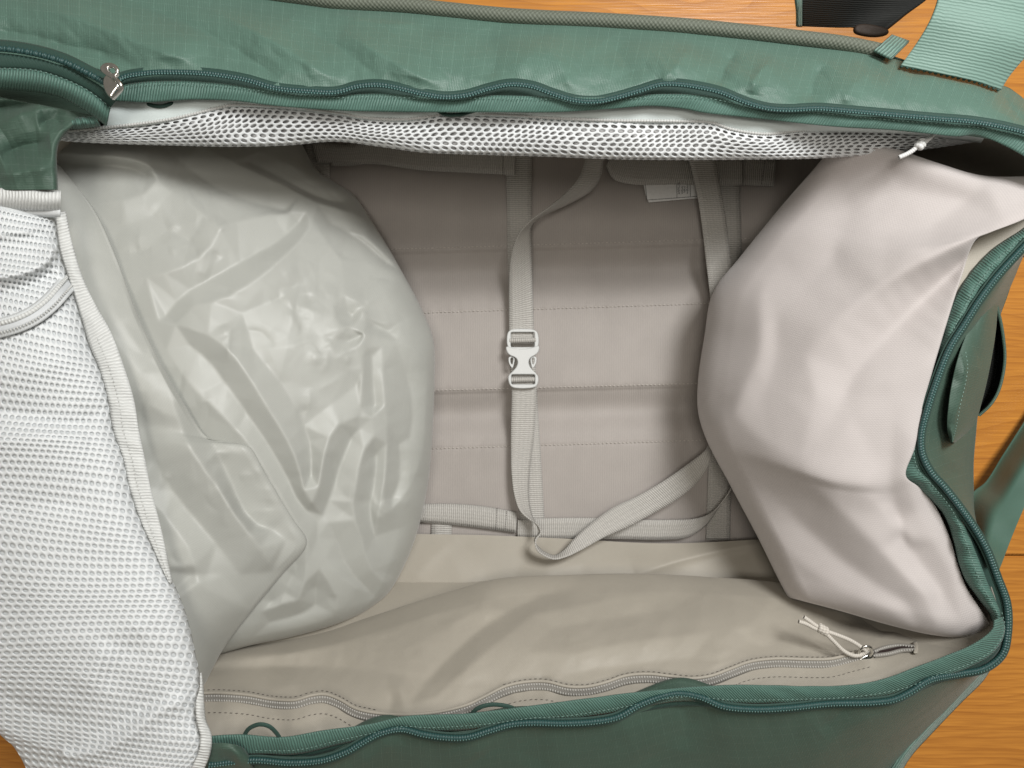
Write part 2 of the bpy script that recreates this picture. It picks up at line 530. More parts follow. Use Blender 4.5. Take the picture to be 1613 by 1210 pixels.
def crinkles(px, py, n, box, seed, amp=.7, clusters=()):
    """fine sharp press marks of thin nylon"""
    rng = np.random.RandomState(seed); out = []
    for k in range(n):
        if clusters and k % 2:
            cx, cy, r = clusters[rng.randint(len(clusters))]; x = cx + rng.randn() * r; y = cy + rng.randn() * r
        else:
            x = box[0] + rng.rand() * (box[2] - box[0]); y = box[1] + rng.rand() * (box[3] - box[1])
        a = rng.rand() * 2 * np.pi; L = 16 + 46 * rng.rand()**2; b = rng.randn() * .5
        p = [(x, y), (x + L * .5 * math.cos(a), y + L * .5 * math.sin(a)), (x + L * .5 * math.cos(a) + L * .5 * math.cos(a + b), y + L * .5 * math.sin(a) + L * .5 * math.sin(a + b))]
        w = 3 + 5 * rng.rand()
        out.append((p, amp * (rng.rand() * .9 + .3) * (1 if rng.rand() > .35 else -1), w, w * (1 + 2.5 * rng.rand()), (.3, .4)))
    z = np.zeros_like(px)
    for c in out:
        q = np.array(c[0]); m = 60
        k = (px > q[:, 0].min() - m) & (px < q[:, 0].max() + m) & (py > q[:, 1].min() - m) & (py < q[:, 1].max() + m)
        if k.any(): z[k] += creases(px[k], py[k], [c])
    return z

def cloth_obj(name, V, m, parent, thick=0.0):
    o = grid_mesh(name, V, m, parent)
    sb = o.modifiers.new("smooth", 'SUBSURF'); sb.levels = 1; sb.render_levels = 1; sb.boundary_smooth = 'PRESERVE_CORNERS'
    if thick:
        t = o.modifiers.new("thickness", 'SOLIDIFY'); t.thickness = thick; t.offset = 0
    return o

# ------------------------------------------------------------------ materials
def new_mat(name):
    m = bpy.data.materials.new(name); m.use_nodes = True
    nt = m.node_tree
    return m, nt, nt.nodes, nt.links, nt.nodes["Principled BSDF"]

def math_node(nt, op, a, b=None, c=None):
    n = nt.nodes.new('ShaderNodeMath'); n.operation = op
    for i, x in enumerate((a, b, c)):
        if x is None: continue
        if isinstance(x, (int, float)): n.inputs[i].default_value = x
        else: nt.links.new(x, n.inputs[i])
    return n.outputs[0]

def mixc(nt, fac, a, b):
    n = nt.nodes.new('ShaderNodeMix'); n.data_type = 'RGBA'
    if isinstance(fac, (int, float)): n.inputs[0].default_value = fac
    else: nt.links.new(fac, n.inputs[0])
    for i, x in ((6, a), (7, b)):
        if isinstance(x, tuple): n.inputs[i].default_value = (*x, 1)
        else: nt.links.new(x, n.inputs[i])
    return n.outputs[2]

def fabric(name, col, rough=.6, spec=.4, sheen=0.0, ribs=None, cross=None, weave=None, ripstop=None,
           crinkle=0.0, crinkle_scale=60, vary=.06, tone2=None, trans=0.0):
    """ribs = (period m along the strip, colour depth, bump mm); cross = same across; weave = (period m, colour depth, bump mm)"""
    m, nt, N, L, bs = new_mat(name)
    uv = N.new('ShaderNodeUVMap'); uv.uv_map = "UVMap"
    sep = N.new('ShaderNodeSeparateXYZ'); L.new(uv.outputs[0], sep.inputs[0])
    tc = N.new('ShaderNodeTexCoord')
    height = None; c = tuple(col)
    nz = N.new('ShaderNodeTexNoise'); nz.inputs['Scale'].default_value = 28; nz.inputs['Detail'].default_value = 5
    L.new(tc.outputs['Object'], nz.inputs['Vector'])
    t2 = tone2 or tuple(x * (1 - vary * 2.2) for x in col)
    ramp = math_node(nt, 'MULTIPLY_ADD', nz.outputs[0], 2.2, -.6)
    ramp.node.use_clamp = True
    cur = mixc(nt, ramp, t2, tuple(x * (1 + vary) for x in col))
    # thread-to-thread irregularity
    n2 = N.new('ShaderNodeTexNoise'); n2.inputs['Scale'].default_value = 900; n2.inputs['Detail'].default_value = 2
    L.new(tc.outputs['Object'], n2.inputs['Vector'])
    g = math_node(nt, 'MULTIPLY_ADD', n2.outputs[0], .5, .25)
    cur = mixc(nt, .24, cur, mixc(nt, g, tuple(x * .55 for x in col), tuple(min(1, x * 1.4) for x in col)))
    def add_h(x, amount):
        nonlocal height
        h = math_node(nt, 'MULTIPLY', x, amount)
        height = h if height is None else math_node(nt, 'ADD', height, h)
    def wob(sock, amt):
        w = N.new('ShaderNodeTexNoise'); w.inputs['Scale'].default_value = 240; w.inputs['Detail'].default_value = 1
        L.new(tc.outputs['Object'], w.inputs['Vector'])
        return math_node(nt, 'ADD', sock, math_node(nt, 'MULTIPLY', math_node(nt, 'SUBTRACT', w.outputs[0], .5), amt))
    for spec_r, ax in ((ribs, 0), (cross, 1)):
        if spec_r:
            per, dep, bmp = spec_r
            s = math_node(nt, 'SINE', math_node(nt, 'MULTIPLY', wob(sep.outputs[ax], per * .55), 2 * math.pi / per))
            s = math_node(nt, 'MULTIPLY_ADD', s, .5, .5)
            cur = mixc(nt, math_node(nt, 'MULTIPLY', math_node(nt, 'SUBTRACT', 1.0, s), dep), cur, tuple(x * .35 for x in col))
            add_h(s, bmp * .001)
    if weave:
        per, dep, bmp = weave
        a = math_node(nt, 'SINE', math_node(nt, 'MULTIPLY', sep.outputs[0], 2 * math.pi / per))
        b = math_node(nt, 'SINE', math_node(nt, 'MULTIPLY', sep.outputs[1], 2 * math.pi / per))
        s = math_node(nt, 'MULTIPLY_ADD', math_node(nt, 'MULTIPLY', a, b), .5, .5)
        cur = mixc(nt, math_node(nt, 'MULTIPLY', s, dep), cur, tuple(x * .45 for x in col))
        add_h(s, bmp * .001)
    if ripstop:
        per, wid, lift = ripstop
        fr = [math_node(nt, 'ABSOLUTE', math_node(nt, 'SUBTRACT', math_node(nt, 'FRACT', math_node(nt, 'DIVIDE', wob(sep.outputs[k], per * .08), q)), .5)) for k, q in ((0, per), (1, per * 1.0))]
        msk = [math_node(nt, 'LESS_THAN', f, wid / per / 2) for f in fr]
        mx = math_node(nt, 'MAXIMUM', msk[0], math_node(nt, 'MULTIPLY', msk[1], .4))
        brk = math_node(nt, 'GREATER_THAN', n2.outputs[0], .44)
        mx = math_node(nt, 'MULTIPLY', mx, brk)
        cur = mixc(nt, math_node(nt, 'MULTIPLY', mx, .34), cur, tuple(min(1, x * lift) for x in col))
        add_h(mx, .00012)
    if crinkle:
        v = N.new('ShaderNodeTexNoise'); v.noise_type = 'RIDGED_MULTIFRACTAL' if hasattr(v, 'noise_type') else v.noise_type
        v.inputs['Scale'].default_value = crinkle_scale; v.inputs['Detail'].default_value = 3
        v.inputs['Distortion'].default_value = .6
        L.new(tc.outputs['Object'], v.inputs['Vector'])
        add_h(v.outputs[0], crinkle * .001)
    add_h(n2.outputs[0], .00006)
    bp = N.new('ShaderNodeBump'); bp.inputs['Strength'].default_value = 1.0; bp.inputs['Distance'].default_value = 1.0
    L.new(height, bp.inputs['Height']); L.new(bp.outputs[0], bs.inputs['Normal'])
    L.new(cur, bs.inputs['Base Color'])
    bs.inputs['Roughness'].default_value = rough
    bs.inputs['Specular IOR Level'].default_value = spec
    bs.inputs['Sheen Weight'].default_value = sheen
    bs.inputs['Sheen Roughness'].default_value = .4
    return m

def plain(name, col, rough=.4, metal=0.0, spec=.5, bump=0.0):
    m, nt, N, L, bs = new_mat(name)
    tc = N.new('ShaderNodeTexCoord')
    nz = N.new('ShaderNodeTexNoise'); nz.inputs['Scale'].default_value = 350; nz.inputs['Detail'].default_value = 4
    L.new(tc.outputs['Object'], nz.inputs['Vector'])
    L.new(mixc(nt, nz.outputs[0], tuple(x * .9 for x in col), tuple(min(1, x * 1.08) for x in col)), bs.inputs['Base Color'])
    r = math_node(nt, 'MULTIPLY_ADD', nz.outputs[0], .2, rough - .1); L.new(r, bs.inputs['Roughness'])
    bs.inputs['Metallic'].default_value = metal; bs.inputs['Specular IOR Level'].default_value = spec
    if bump:
        bp = N.new('ShaderNodeBump'); bp.inputs['Distance'].default_value = bump; bp.inputs['Strength'].default_value = 1
        L.new(nz.outputs[0], bp.inputs['Height']); L.new(bp.outputs[0], bs.inputs['Normal'])
    return m

def wood_mat():
    m, nt, N, L, bs = new_mat("oiled_pine")
    tc = N.new('ShaderNodeTexCoord'); oi = N.new('ShaderNodeObjectInfo')
    off = N.new('ShaderNodeVectorMath'); off.operation = 'ADD'
    L.new(tc.outputs['Object'], off.inputs[0])
    cmb = N.new('ShaderNodeCombineXYZ'); L.new(math_node(nt, 'MULTIPLY', oi.outputs['Random'], 40), cmb.inputs[0])
    L.new(math_node(nt, 'MULTIPLY', oi.outputs['Random'], 17), cmb.inputs[1]); L.new(cmb.outputs[0], off.inputs[1])
    def nt_noise(sx, sy, sc, det, dist=0.0):
        mp = N.new('ShaderNodeMapping'); mp.inputs['Scale'].default_value = (sx, sy, 1)
        L.new(off.outputs[0], mp.inputs['Vector'])
        n = N.new('ShaderNodeTexNoise'); n.inputs['Scale'].default_value = sc; n.inputs['Detail'].default_value = det
        n.inputs['Distortion'].default_value = dist
        L.new(mp.outputs[0], n.inputs['Vector']); return n.outputs[0]
    warp = nt_noise(1, 4, 3, 2)
    sp = N.new('ShaderNodeSeparateXYZ'); L.new(off.outputs[0], sp.inputs[0])
    y = math_node(nt, 'ADD', sp.outputs[1], math_node(nt, 'MULTIPLY', warp, .10))
    ring = math_node(nt, 'FRACT', math_node(nt, 'MULTIPLY', y, 95))
    ring = math_node(nt, 'POWER', ring, 2.2)
    fine = nt_noise(2.5, 55, 8, 6)
    blot = nt_noise(2, 6, 2.2, 3)
    c = mixc(nt, blot, (.49, .19, .030), (.68, .30, .055))
    c = mixc(nt, math_node(nt, 'MULTIPLY', ring, .42), c, (.32, .105, .016))
    f2 = math_node(nt, 'MULTIPLY_ADD', fine, 2.4, -.85); f2.node.use_clamp = True
    c = mixc(nt, math_node(nt, 'MULTIPLY', f2, .6), c, (.28, .09, .015))
    L.new(c, bs.inputs['Base Color'])
    L.new(math_node(nt, 'MULTIPLY_ADD', fine, .3, .16), bs.inputs['Roughness'])
    bs.inputs['Specular IOR Level'].default_value = .35
    bp = N.new('ShaderNodeBump'); bp.inputs['Distance'].default_value = .0004; bp.inputs['Strength'].default_value = .6
    L.new(fine, bp.inputs['Height']); L.new(bp.outputs[0], bs.inputs['Normal'])
    return m

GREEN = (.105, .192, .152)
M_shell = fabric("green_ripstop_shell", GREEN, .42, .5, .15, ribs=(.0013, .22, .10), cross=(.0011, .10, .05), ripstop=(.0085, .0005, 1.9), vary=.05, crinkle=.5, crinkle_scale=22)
M_shell_shaded = fabric("green_shell_shaded", (.062, .110, .082), .52, .45, .12, ribs=(.0013, .2, .10), ripstop=(.0085, .0005, 1.7), vary=.06, crinkle=.6, crinkle_scale=24)  # same cloth as the green shell, with shade painted into a darker colour
M_tape = fabric("green_grosgrain", (.098, .198, .162), .55, .4, .12, ribs=(.0021, .50, .45), vary=.05)
M_ziptape = fabric("green_zip_tape", (.032, .075, .060), .6, .35, .1, ribs=(.0010, .3, .15), vary=.05)
M_coil = fabric("teal_zip_coil", (.026, .078, .074), .42, .5, 0, ribs=(.0021, .35, .35), vary=.04)
M_tooth = plain("teal_zip_tooth", (.11, .22, .205), .35)
M_pipe = fabric("olive_woven_piping", (.16, .18, .14), .6, .4, .1, weave=(.0036, .75, .5), vary=.06)
M_webgreen = fabric("green_webbing", (.20, .33, .28), .5, .45, .15, cross=(.0026, .75, .6), vary=.04)
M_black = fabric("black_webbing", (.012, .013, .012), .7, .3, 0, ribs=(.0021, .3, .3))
M_nylon = fabric("grey_nylon_lining", (.435, .442, .412), .45, .45, .15, weave=(.0020, .16, .03), vary=.025, crinkle=.08, crinkle_scale=30)
M_nylon_shaded = fabric("shaded_nylon_lining", (.385, .353, .298), .52, .36, .1, weave=(.0020, .16, .03), vary=.03, crinkle=.08, crinkle_scale=24)  # the grey lining nylon again, shade and warm bounce put into its colour
M_base = fabric("taupe_base_fabric", (.395, .360, .335), .62, .35, .1, ribs=None, cross=(.0019, .16, .10), vary=.04)
M_web = fabric("grey_webbing", (.55, .53, .495), .55, .4, .1, ribs=(.0021, .42, .45), cross=(.0034, .10, .1), vary=.03)
M_jersey = fabric("pale_grey_jersey", (.565, .522, .508), .82, .16, .3, weave=(.0022, .22, .06), ribs=(.0019, .10, .04), vary=.02)
M_mesh = fabric("white_spacer_mesh", (.71, .735, .75), .6, .35, .15, vary=.02)
M_back = fabric("white_backing", (.57, .59, .60), .65, .3, .1, vary=.03)
M_back_grey = fabric("grey_mesh_backing", (.46, .455, .45), .65, .3, .1, vary=.04)
M_wbind = fabric("white_grosgrain", (.72, .735, .72), .55, .4, .1, ribs=(.0023, .30, .4), vary=.02)
M_wstrip = fabric("pale_lining_strip", (.66, .73, .72), .5, .4, .1, vary=.03, crinkle=.2, crinkle_scale=40)
M_wzip = plain("pale_zip_tooth", (.56, .565, .55), .4)
M_gzip = fabric("grey_zip_tape", (.27, .255, .23), .6, .4, .05, ribs=(.0009, .3, .1), vary=.04)
M_gtooth = plain("grey_zip_tooth", (.42, .405, .375), .35)
M_plastic = plain("pale_grey_plastic", (.56, .57, .565), .34, spec=.5)
M_metal = plain("brushed_steel", (.62, .61, .58), .22, metal=1.0)
M_cord = fabric("cream_cord", (.62, .58, .52), .65, .3, .1, ribs=(.0016, .3, .2), vary=.03)
M_wcord = fabric("white_cord", (.80, .80, .79), .6, .3, .1, ribs=(.0016, .2, .2), vary=.02)
M_label = plain("white_label", (.80, .80, .79), .6)
M_ink = plain("grey_print", (.08, .08, .085), .7)
M_stitch = plain("pale_thread", (.62, .58, .53), .6)
M_stitchg = plain("green_thread", (.20, .32, .28), .6)
M_stitchd = plain("dark_thread", (.10, .085, .08), .7)
M_wood = wood_mat()

# ------------------------------------------------------------------ floor
floor = bpy.data.objects.new("floor", None); COL.objects.link(floor)
floor["kind"] = "structure"; floor["label"] = "orange oiled wooden boards under the bag"
fl_s = K * H
def floor_y(py): return (605 - py) * fl_s
edges = [-1010, -540, -68, 404, 875, 1347, 1819, 2290]
for i in range(len(edges) - 1):
    y1 = floor_y(edges[i]) - .0008; y0 = floor_y(edges[i + 1]) + .0008
    bm = bmesh.new()
    bmesh.ops.create_cube(bm, size=1.0)
    for v in bm.verts:
        v.co = Vector((v.co.x * 3.0, (y0 + y1) / 2 + v.co.y * (y1 - y0), -.014 + v.co.z * .028))
    bmesh.ops.bevel(bm, geom=[e for e in bm.edges if abs(e.verts[0].co.z) < 1e-6 and abs(e.verts[1].co.z) < 1e-6], offset=.0012, segments=2, affect='EDGES')
    me = bpy.data.meshes.new("plank"); bm.to_mesh(me); bm.free()
    link("plank", me, M_wood, floor, smooth=False)
bm = bmesh.new(); bmesh.ops.create_grid(bm, x_segments=1, y_segments=1, size=2.0)
for v in bm.verts: v.co.z = -.03
me = bpy.data.meshes.new("subfloor"); bm.to_mesh(me); bm.free()
link("subfloor", me, plain("dark_gap", (.03, .018, .012), .9), floor)

# ------------------------------------------------------------------ the bag
bag = bpy.data.objects.new("duffel_bag", None); COL.objects.link(bag)
bag["label"] = "open green duffel bag with grey lining and white mesh lying on wooden boards"
bag["category"] = "duffel bag"

# ---- outer shell: skirt to the floor
SIL = [(-150, 400, .184), (-120, 60, .184), (-80, -60, .184), (300, -26, .186), (530, 0, .186), (769, 16, .186), (939, 26, .186), (1080, 38, .186), (1248, 55, .184),
       (1360, 76, .184), (1440, 100, .184), (1530, 124, .184), (1590, 140, .184), (1630, 180, .184), (1655, 260, .184), (1640, 340, .184),
       (1606, 404, .14), (1588, 460, .13), (1560, 540, .12), (1536, 656, .11), (1532, 727, .11), (1532, 813, .11), (1550, 870, .12), (1566, 940, .13),
       (1562, 1036, .14), (1500, 1112, .13), (1420, 1202, .12), (1370, 1262, .11), (1200, 1330, .10), (800, 1350, .10),
       (400, 1340, .10), (250, 1300, .10), (130, 1240, .11), (80, 1165, .13), (10, 1070, .15), (-110, 900, .16), (-150, 400, .184)]
sil = spl(SIL, 260)
top = to_world(*sil.T)
rows = []
for t in np.linspace(0, 1, 10):
    r = top.copy()
    f = 1.0 - .02 * t - .05 * t**3
    r[:, :2] *= f; r[:, 2] = top[:, 2] * (1 - t) + .002 * t
    rows.append(r)
grid_mesh("side_skirt", np.stack(rows, 1), M_shell_shaded, bag, .0015)

# ---- inner lining wall between base and rim
RIM = [(90, 205, .205), (300, 168, .222), (540, 163, .226), (1000, 160, .226), (1300, 190, .222), (1540, 206, .215), (1640, 250, .2), (1645, 330, .2), (1600, 395, .2),
       (1512, 530, .2), (1468, 690, .195), (1512, 800, .195), (1560, 920, .2), (1570, 985, .205), (1443, 1075, .212), (1080, 1100, .212), (735, 1140, .212),
       (400, 1175, .212), (200, 1150, .2), (60, 1000, .2), (20, 600, .2), (40, 300, .2), (90, 205, .205)]
BASE = [(360, 212), (540, 206), (806, 204), (1000, 206), (1180, 212), (1290, 225), (1330, 300), (1340, 400), (1340, 520), (1340, 650), (1340, 760), (1325, 840),
        (1270, 862), (1120, 866), (900, 868), (700, 868), (500, 866), (380, 850), (340, 760), (335, 640), (335, 450), (340, 280), (360, 212)]
rim = spl(RIM, 300); base = spl([(x, y, .006) for x, y in BASE], 300)
rw = to_world(*rim.T); bw = to_world(*base.T)
rows = []
for t in np.linspace(0, 1, 30):
    r = rw * (1 - t) + bw * t
    r[:, :2] *= 1 + .02 * math.sin(math.pi * t)
    r[:, 2] = rw[:, 2] * (1 - t) + bw[:, 2] * t
    rows.append(r)
grid_mesh("lining_wall", np.stack(rows, 1), M_nylon_shaded, bag, .0008)

# ---- base panel
def base_z(px, py):
    """padded base with two sewn channels"""
    z = .02 + 0 * px
    for y0l, y1l, dip in ((388, 488, .0135), (611, 703, .0120)):
        yl = y0l - (px - 800) * .026; yh = y1l - (px - 800) * .028
        t = np.clip((py - yl) / (yh - yl), 0, 1)
        z = z - dip * np.exp(-((t - .42) / .31)**2) * np.clip(t * 12, 0, 1) * np.clip((1 - t) * 12, 0, 1)
        for ye in (yl, yh):
            z = z - .0006 * np.exp(-np.abs(py - ye) / 3.0) * (1 + .5 * np.sin(px / 2.6))
        for ye in (yl, yh):
            z = z + .0008 * gnoise(px / 11, py / 30, 7) * np.exp(-np.abs(py - ye) / 11.0)
    z = z + .0012 * gnoise(px / 160, py / 160, 3) + .0005 * gnoise(px / 40, py / 55, 4)
    return z
px, py = np.meshgrid(np.linspace(325, 1350, 300), np.linspace(196, 880, 420))
bp_o = grid_mesh("base_panel", to_world(px, py, base_z(px, py)), M_base, bag)
for a, b in (((560, 395), (1180, 376)), ((600, 495), (1180, 476)), ((600, 617), (1180, 602)), ((600, 709), (1180, 691))):
    xs = np.linspace(a[0], b[0], 60); ys = np.linspace(a[1], b[1], 60)
    stitches("stitching", np.stack([xs, ys, base_z(xs, ys)], -1).tolist(), .0042, .0030, M_stitch, bp_o, rad=.00038, dz=.0015)

# ---- webbing on the base
def bz(x, y, d): return float(base_z(np.array([x], float), np.array([y], float))[0]) + d
def lay(pts, d=.002):
    c = spl(pts, max(len(pts) * 8, 32))
    return np.column_stack([c, base_z(c[:, 0], c[:, 1]) + d]).tolist()
def anchor_row(o, a, b, dz=.0009):
    stitches("bar_tack", [a, b], .0016, .0014, M_stitchd, o, rad=.0004, dz=dz)

s1 = band("base_strap", lay([(797, 225), (798, 320), (800, 420), (803, 520), (806, 620), (812, 720), (819, 822)]),
          lay([(838, 225), (838, 320), (839, 420), (841, 520), (846, 620), (852, 720), (858, 822)]), M_web, bag, n=140, na=5, thick=.0013)
s2 = band("base_strap", lay([(1128, 225), (1125, 300), (1126, 400), (1124, 520), (1119, 620), (1116, 720), (1112, 850)]),
          lay([(1168, 225), (1166, 300), (1168, 400), (1164, 520), (1158, 620), (1153, 720), (1150, 850)]), M_web, bag, n=140, na=5, thick=.0013)
s3 = band("base_strap", lay([(478, 215), (479, 250), (481, 300), (484, 340)]), lay([(517, 215), (519, 250), (521, 300), (524, 340)]), M_web, bag, n=40, na=5, thick=.0013)
s4 = band("edge_strap", lay([(490, 222), (540, 228), (570, 224), (640, 228), (720, 230), (813, 234)], .005), lay([(500, 256), (545, 258), (595, 259), (660, 268), (730, 272), (811, 276)], .005), M_web, bag, n=100, na=5, thick=.0013, bulge=.001)
band("keeper_tab", lay([(519, 228), (560, 236), (600, 250)], .0036), lay([(521, 262), (555, 261), (592, 256)], .0036), M_web, s4, n=20, na=4, thick=.001)
anchor_row(s4, (793, 232, bz(793, 240, .0058)), (792, 275, bz(792, 270, .0058)))
s5 = band("edge_strap", lay([(962, 246), (975, 244), (1010, 244), (1060, 245), (1120, 246), (1170, 246)], .006), lay([(955, 262), (966, 282), (1000, 291), (1060, 291), (1120, 292), (1170, 292)], .006), M_web, bag, n=60, na=5, thick=.0016, bulge=.002, by_index=True)
s6 = band("edge_strap", lay([(1166, 246), (1195, 248), (1223, 250)], .0045), lay([(1166, 292), (1195, 293), (1218, 294)], .0045), M_web, bag, n=30, na=5, thick=.0016)
anchor_row(s6, (1204, 258, bz(1204, 258, .0055)), (1199, 290, bz(1199, 290, .0055)))
s7 = band("edge_strap", lay([(600, 794), (657, 794), (717, 794), (764, 798), (814, 807)], .005), lay([(600, 820), (657, 822), (717, 827), (776, 834), (813, 839)], .005), M_web, bag, n=70, na=5, thick=.0014, bulge=.0015)
anchor_row(s7, (783, 801, bz(783, 810, .0062)), (781, 834, bz(781, 830, .0062)))
anchor_row(s7, (798, 806, bz(798, 806, .0062)), (796, 832, bz(796, 830, .0062)))
band("keeper_tab", lay([(680, 815), (679, 850)], .0028), lay([(712, 815), (711, 850)], .0028), M_web, s7, n=10, na=4, thick=.001)
# loose strap along the lower edge, coming up to the right
band("edge_strap", [(815, 819, .026), (873, 816, .027), (944, 816, .027), (991, 818, .028), (1049, 819, .029), (1100, 816, .032), (1123, 806, .036), (1140, 788, .038), (1152, 768, .036), (1158, 745, .03)],
     [(815, 846, .026), (873, 848, .027), (930, 848, .027), (985, 849, .027), (1045, 850, .027), (1082, 846, .029), (1110, 829, .030), (1133, 798, .031), (1151, 773, .030), (1160, 750, .026)],
     M_web, bag, n=120, na=5, thick=.0014, by_index=True)
# the long strap hanging in the middle
c1 = band("compression_strap", [(928, 225, .050), (922, 251, .052), (912, 279, .054), (889, 306, .056), (866, 325, .058), (834, 349, .056), (815, 372, .050), (805, 404, .043), (802, 439, .037), (802, 517, .032), (802, 542, .032)],
          [(958, 225, .050), (951, 251, .052), (946, 279, .050), (932, 300, .047), (900, 319, .044), (852, 342, .044), (837, 357, .046), (836, 380, .044), (837, 415, .040), (840, 517, .032), (841, 542, .032)],
          M_web, bag, n=160, na=6, thick=.0014, by_index=True)
c2 = band("compression_strap", [(804, 590, .032), (806, 611, .032), (805, 677, .033), (806, 747, .036), (811, 783, .039), (819, 804, .042), (834, 818, .045), (848, 828, .056), (852, 839, .062), (844, 851, .066), (846, 866, .067), (858, 876, .066), (873, 881, .064), (893, 877, .061), (915, 867, .057), (951, 847, .050), (991, 829, .044), (1030, 808, .038), (1069, 785, .040), (1104, 754, .044), (1118, 728, .046), (1121, 706, .042), (1124, 690, .035)],
          [(843, 590, .032), (844, 611, .032), (842, 677, .030), (834, 747, .028), (833, 779, .028), (836, 806, .030), (842, 822, .033), (847, 830, .042), (849, 839, .048), (842, 851, .052), (848, 862, .054), (860, 871, .054), (874, 875, .053), (889, 866, .053), (905, 848, .051), (933, 823, .046), (965, 800, .042), (1003, 782, .038), (1045, 758, .040), (1085, 730, .043), (1112, 708, .045), (1117, 698, .042), (1121, 684, .035)],
          M_web, bag, n=260, na=6, thick=.0014, by_index=True)
# the diagonal strap on the right
band("compression_strap", [(1078, 225, .044), (1085, 250, .044), (1097, 300, .043), (1105, 350, .041), (1112, 410, .040), (1119, 470, .042), (1126, 540, .045)],
     [(1119, 225, .044), (1126, 250, .044), (1136, 300, .042), (1144, 350, .040), (1151, 410, .039), (1158, 470, .041), (1164, 540, .044)],
     M_web, bag, n=120, na=6, thick=.0014, by_index=True)

# ---- buckle
def rr(x0, y0, x1, y1, r=2.2):
    p = []
    for cx, cy, a0 in ((x1 - r, y0 + r, -90), (x1 - r, y1 - r, 0), (x0 + r, y1 - r, 90), (x0 + r, y0 + r, 180)):
        for k in range(5):
            a = math.radians(a0 + k * 22.5); p.append((cx + r * math.cos(a), cy + r * math.sin(a)))
    return p
BZ = .036
bk = plate("buckle", [[(797, 545), (807, 548.5), (822, 550), (837, 548.5), (849, 543.5), (849.5, 552), (844.5, 559), (835, 563.5), (832, 571), (836, 581), (844, 588), (848.5, 594), (847.5, 604), (843, 611), (822, 612.5), (806, 611), (801, 603), (800, 592), (807, 585.5), (813, 579), (816, 571), (813, 563.5), (802, 560), (797, 552)],
                      rr(805.5, 590, 842.5, 605.5)], BZ, .0062, M_plastic, bag, bevel=.0009)
fr = plate("buckle_frame", [[(798.5, 546), (798, 530), (801, 521), (811, 518), (835, 518.5), (845, 521), (848.5, 530), (848.5, 546), (840, 550), (823, 552), (806, 550)],
                            rr(804.5, 523.5, 842, 547)], BZ - .0012, .0048, M_plastic, bk, bevel=.0008)
for sgn in (-1, 1):
    X = lambda x: 823 + sgn * (x - 823)
    a = [(X(801), 561), (X(801), 571), (X(804), 577), (X(807), 580.5), (X(809), 577), (X(811.5), 563)]
    b = [(X(804), 563.5), (X(804), 571), (X(806.8), 575.5), (X(808), 570), (X(809), 563.5)]
    if sgn < 0: a = a[::-1]; b = b[::-1]
    plate("buckle_prong", [a, b], BZ - .0008, .0036, M_plastic, bk, bevel=.0004)
for yy, zz in ((527.5, BZ + .0002), (604, BZ + .0002)):
    pass
for yc, nm in ((536, "ladder_bar"), (598, "ladder_bar")):
    tube(nm, [(803, yc + .5, BZ - .0004), (823, yc, BZ - .0002), (844, yc - .5, BZ - .0004)], .0026, M_web, bk, n=16, seg=10)

# ---- care label
LBZ = .0255
def lab(pts): return [(x, y, LBZ) for x, y in pts]
cl = band("care_label", [(1011, 268, LBZ), (1014, 292, LBZ), (1018, 310, LBZ + .001), (1022, 319, LBZ + .001)], [(1098, 268, LBZ), (1099, 285, LBZ), (1101, 300, LBZ), (1102, 312, LBZ)], M_label, bag, n=20, na=12, thick=.0005, by_index=True)
def ink(a, b, w=.0005):
    A = P(*a, LBZ + .0013); B = P(*b, LBZ + .0013); d = (B - A).normalized(); n = Vector((-d.y, d.x, 0)) * w / 2
    me = bpy.data.meshes.new("printed_line"); me.from_pydata([A + n, B + n, B - n, A - n], [], [(0, 1, 2, 3)])
    link("printed_line", me, M_ink, cl)
ink((1016.5, 291), (1019, 315)); ink((1019, 315.2), (1098, 309.5)); ink((1066, 291), (1066.4, 312)); ink((1087, 291), (1087.5, 310.5)); ink((1097.5, 291), (1098, 310))
def small_text(s, px, py, size):
    cu = bpy.data.curves.new("printed_text", 'FONT'); cu.body = s; cu.size = size; cu.align_x = 'RIGHT'
    tmp = bpy.data.objects.new("tmp", cu); COL.objects.link(tmp)
    dg = bpy.context.evaluated_depsgraph_get(); me = bpy.data.meshes.new_from_object(tmp.evaluated_get(dg))
    bpy.data.objects.remove(tmp)
    M = __import__('mathutils').Matrix
    me.transform(M.Translation(P(px, py, LBZ + .0014)) @ M.Rotation(math.radians(-90), 4, 'Z'))
    me.materials.clear(); link("printed_text", me, M_ink, cl, smooth=False)
small_text("VIETNAM", 1067.5, 306, .0034)
small_text("Sample", 1073.5, 305.5, .0030)
small_text("nangle,", 1077.5, 304, .0026)
small_text("margine", 1081.8, 305.5, .0030)

# ---- lower lining (front wall inside)
px, py, z, U, W = coons([(560, 838, .030), (585, 900, .045), (590, 985, .055)], [(1260, 846, .030), (1262, 890, .05), (1270, 960, .06)],
                        [(560, 838, .030), (650, 841, .030), (760, 843, .030), (880, 848, .030), (1050, 856, .030), (1260, 846, .030)], None, nu=200, nv=60)
z = z + creases(px, py, [([(1000, 905), (1080, 880), (1160, 862), (1230, 852)], 7, 40, 8), ([(640, 930), (680, 880), (720, 845)], 2, 30, 30)]) + faceted([], (540, 820, 1290, 1000), spacing=60, spread=1.2, blur=1.6, seed=58)(px, py)
grid_mesh("lower_wall_fold", to_world(px, py, z), M_nylon_shaded, bag)

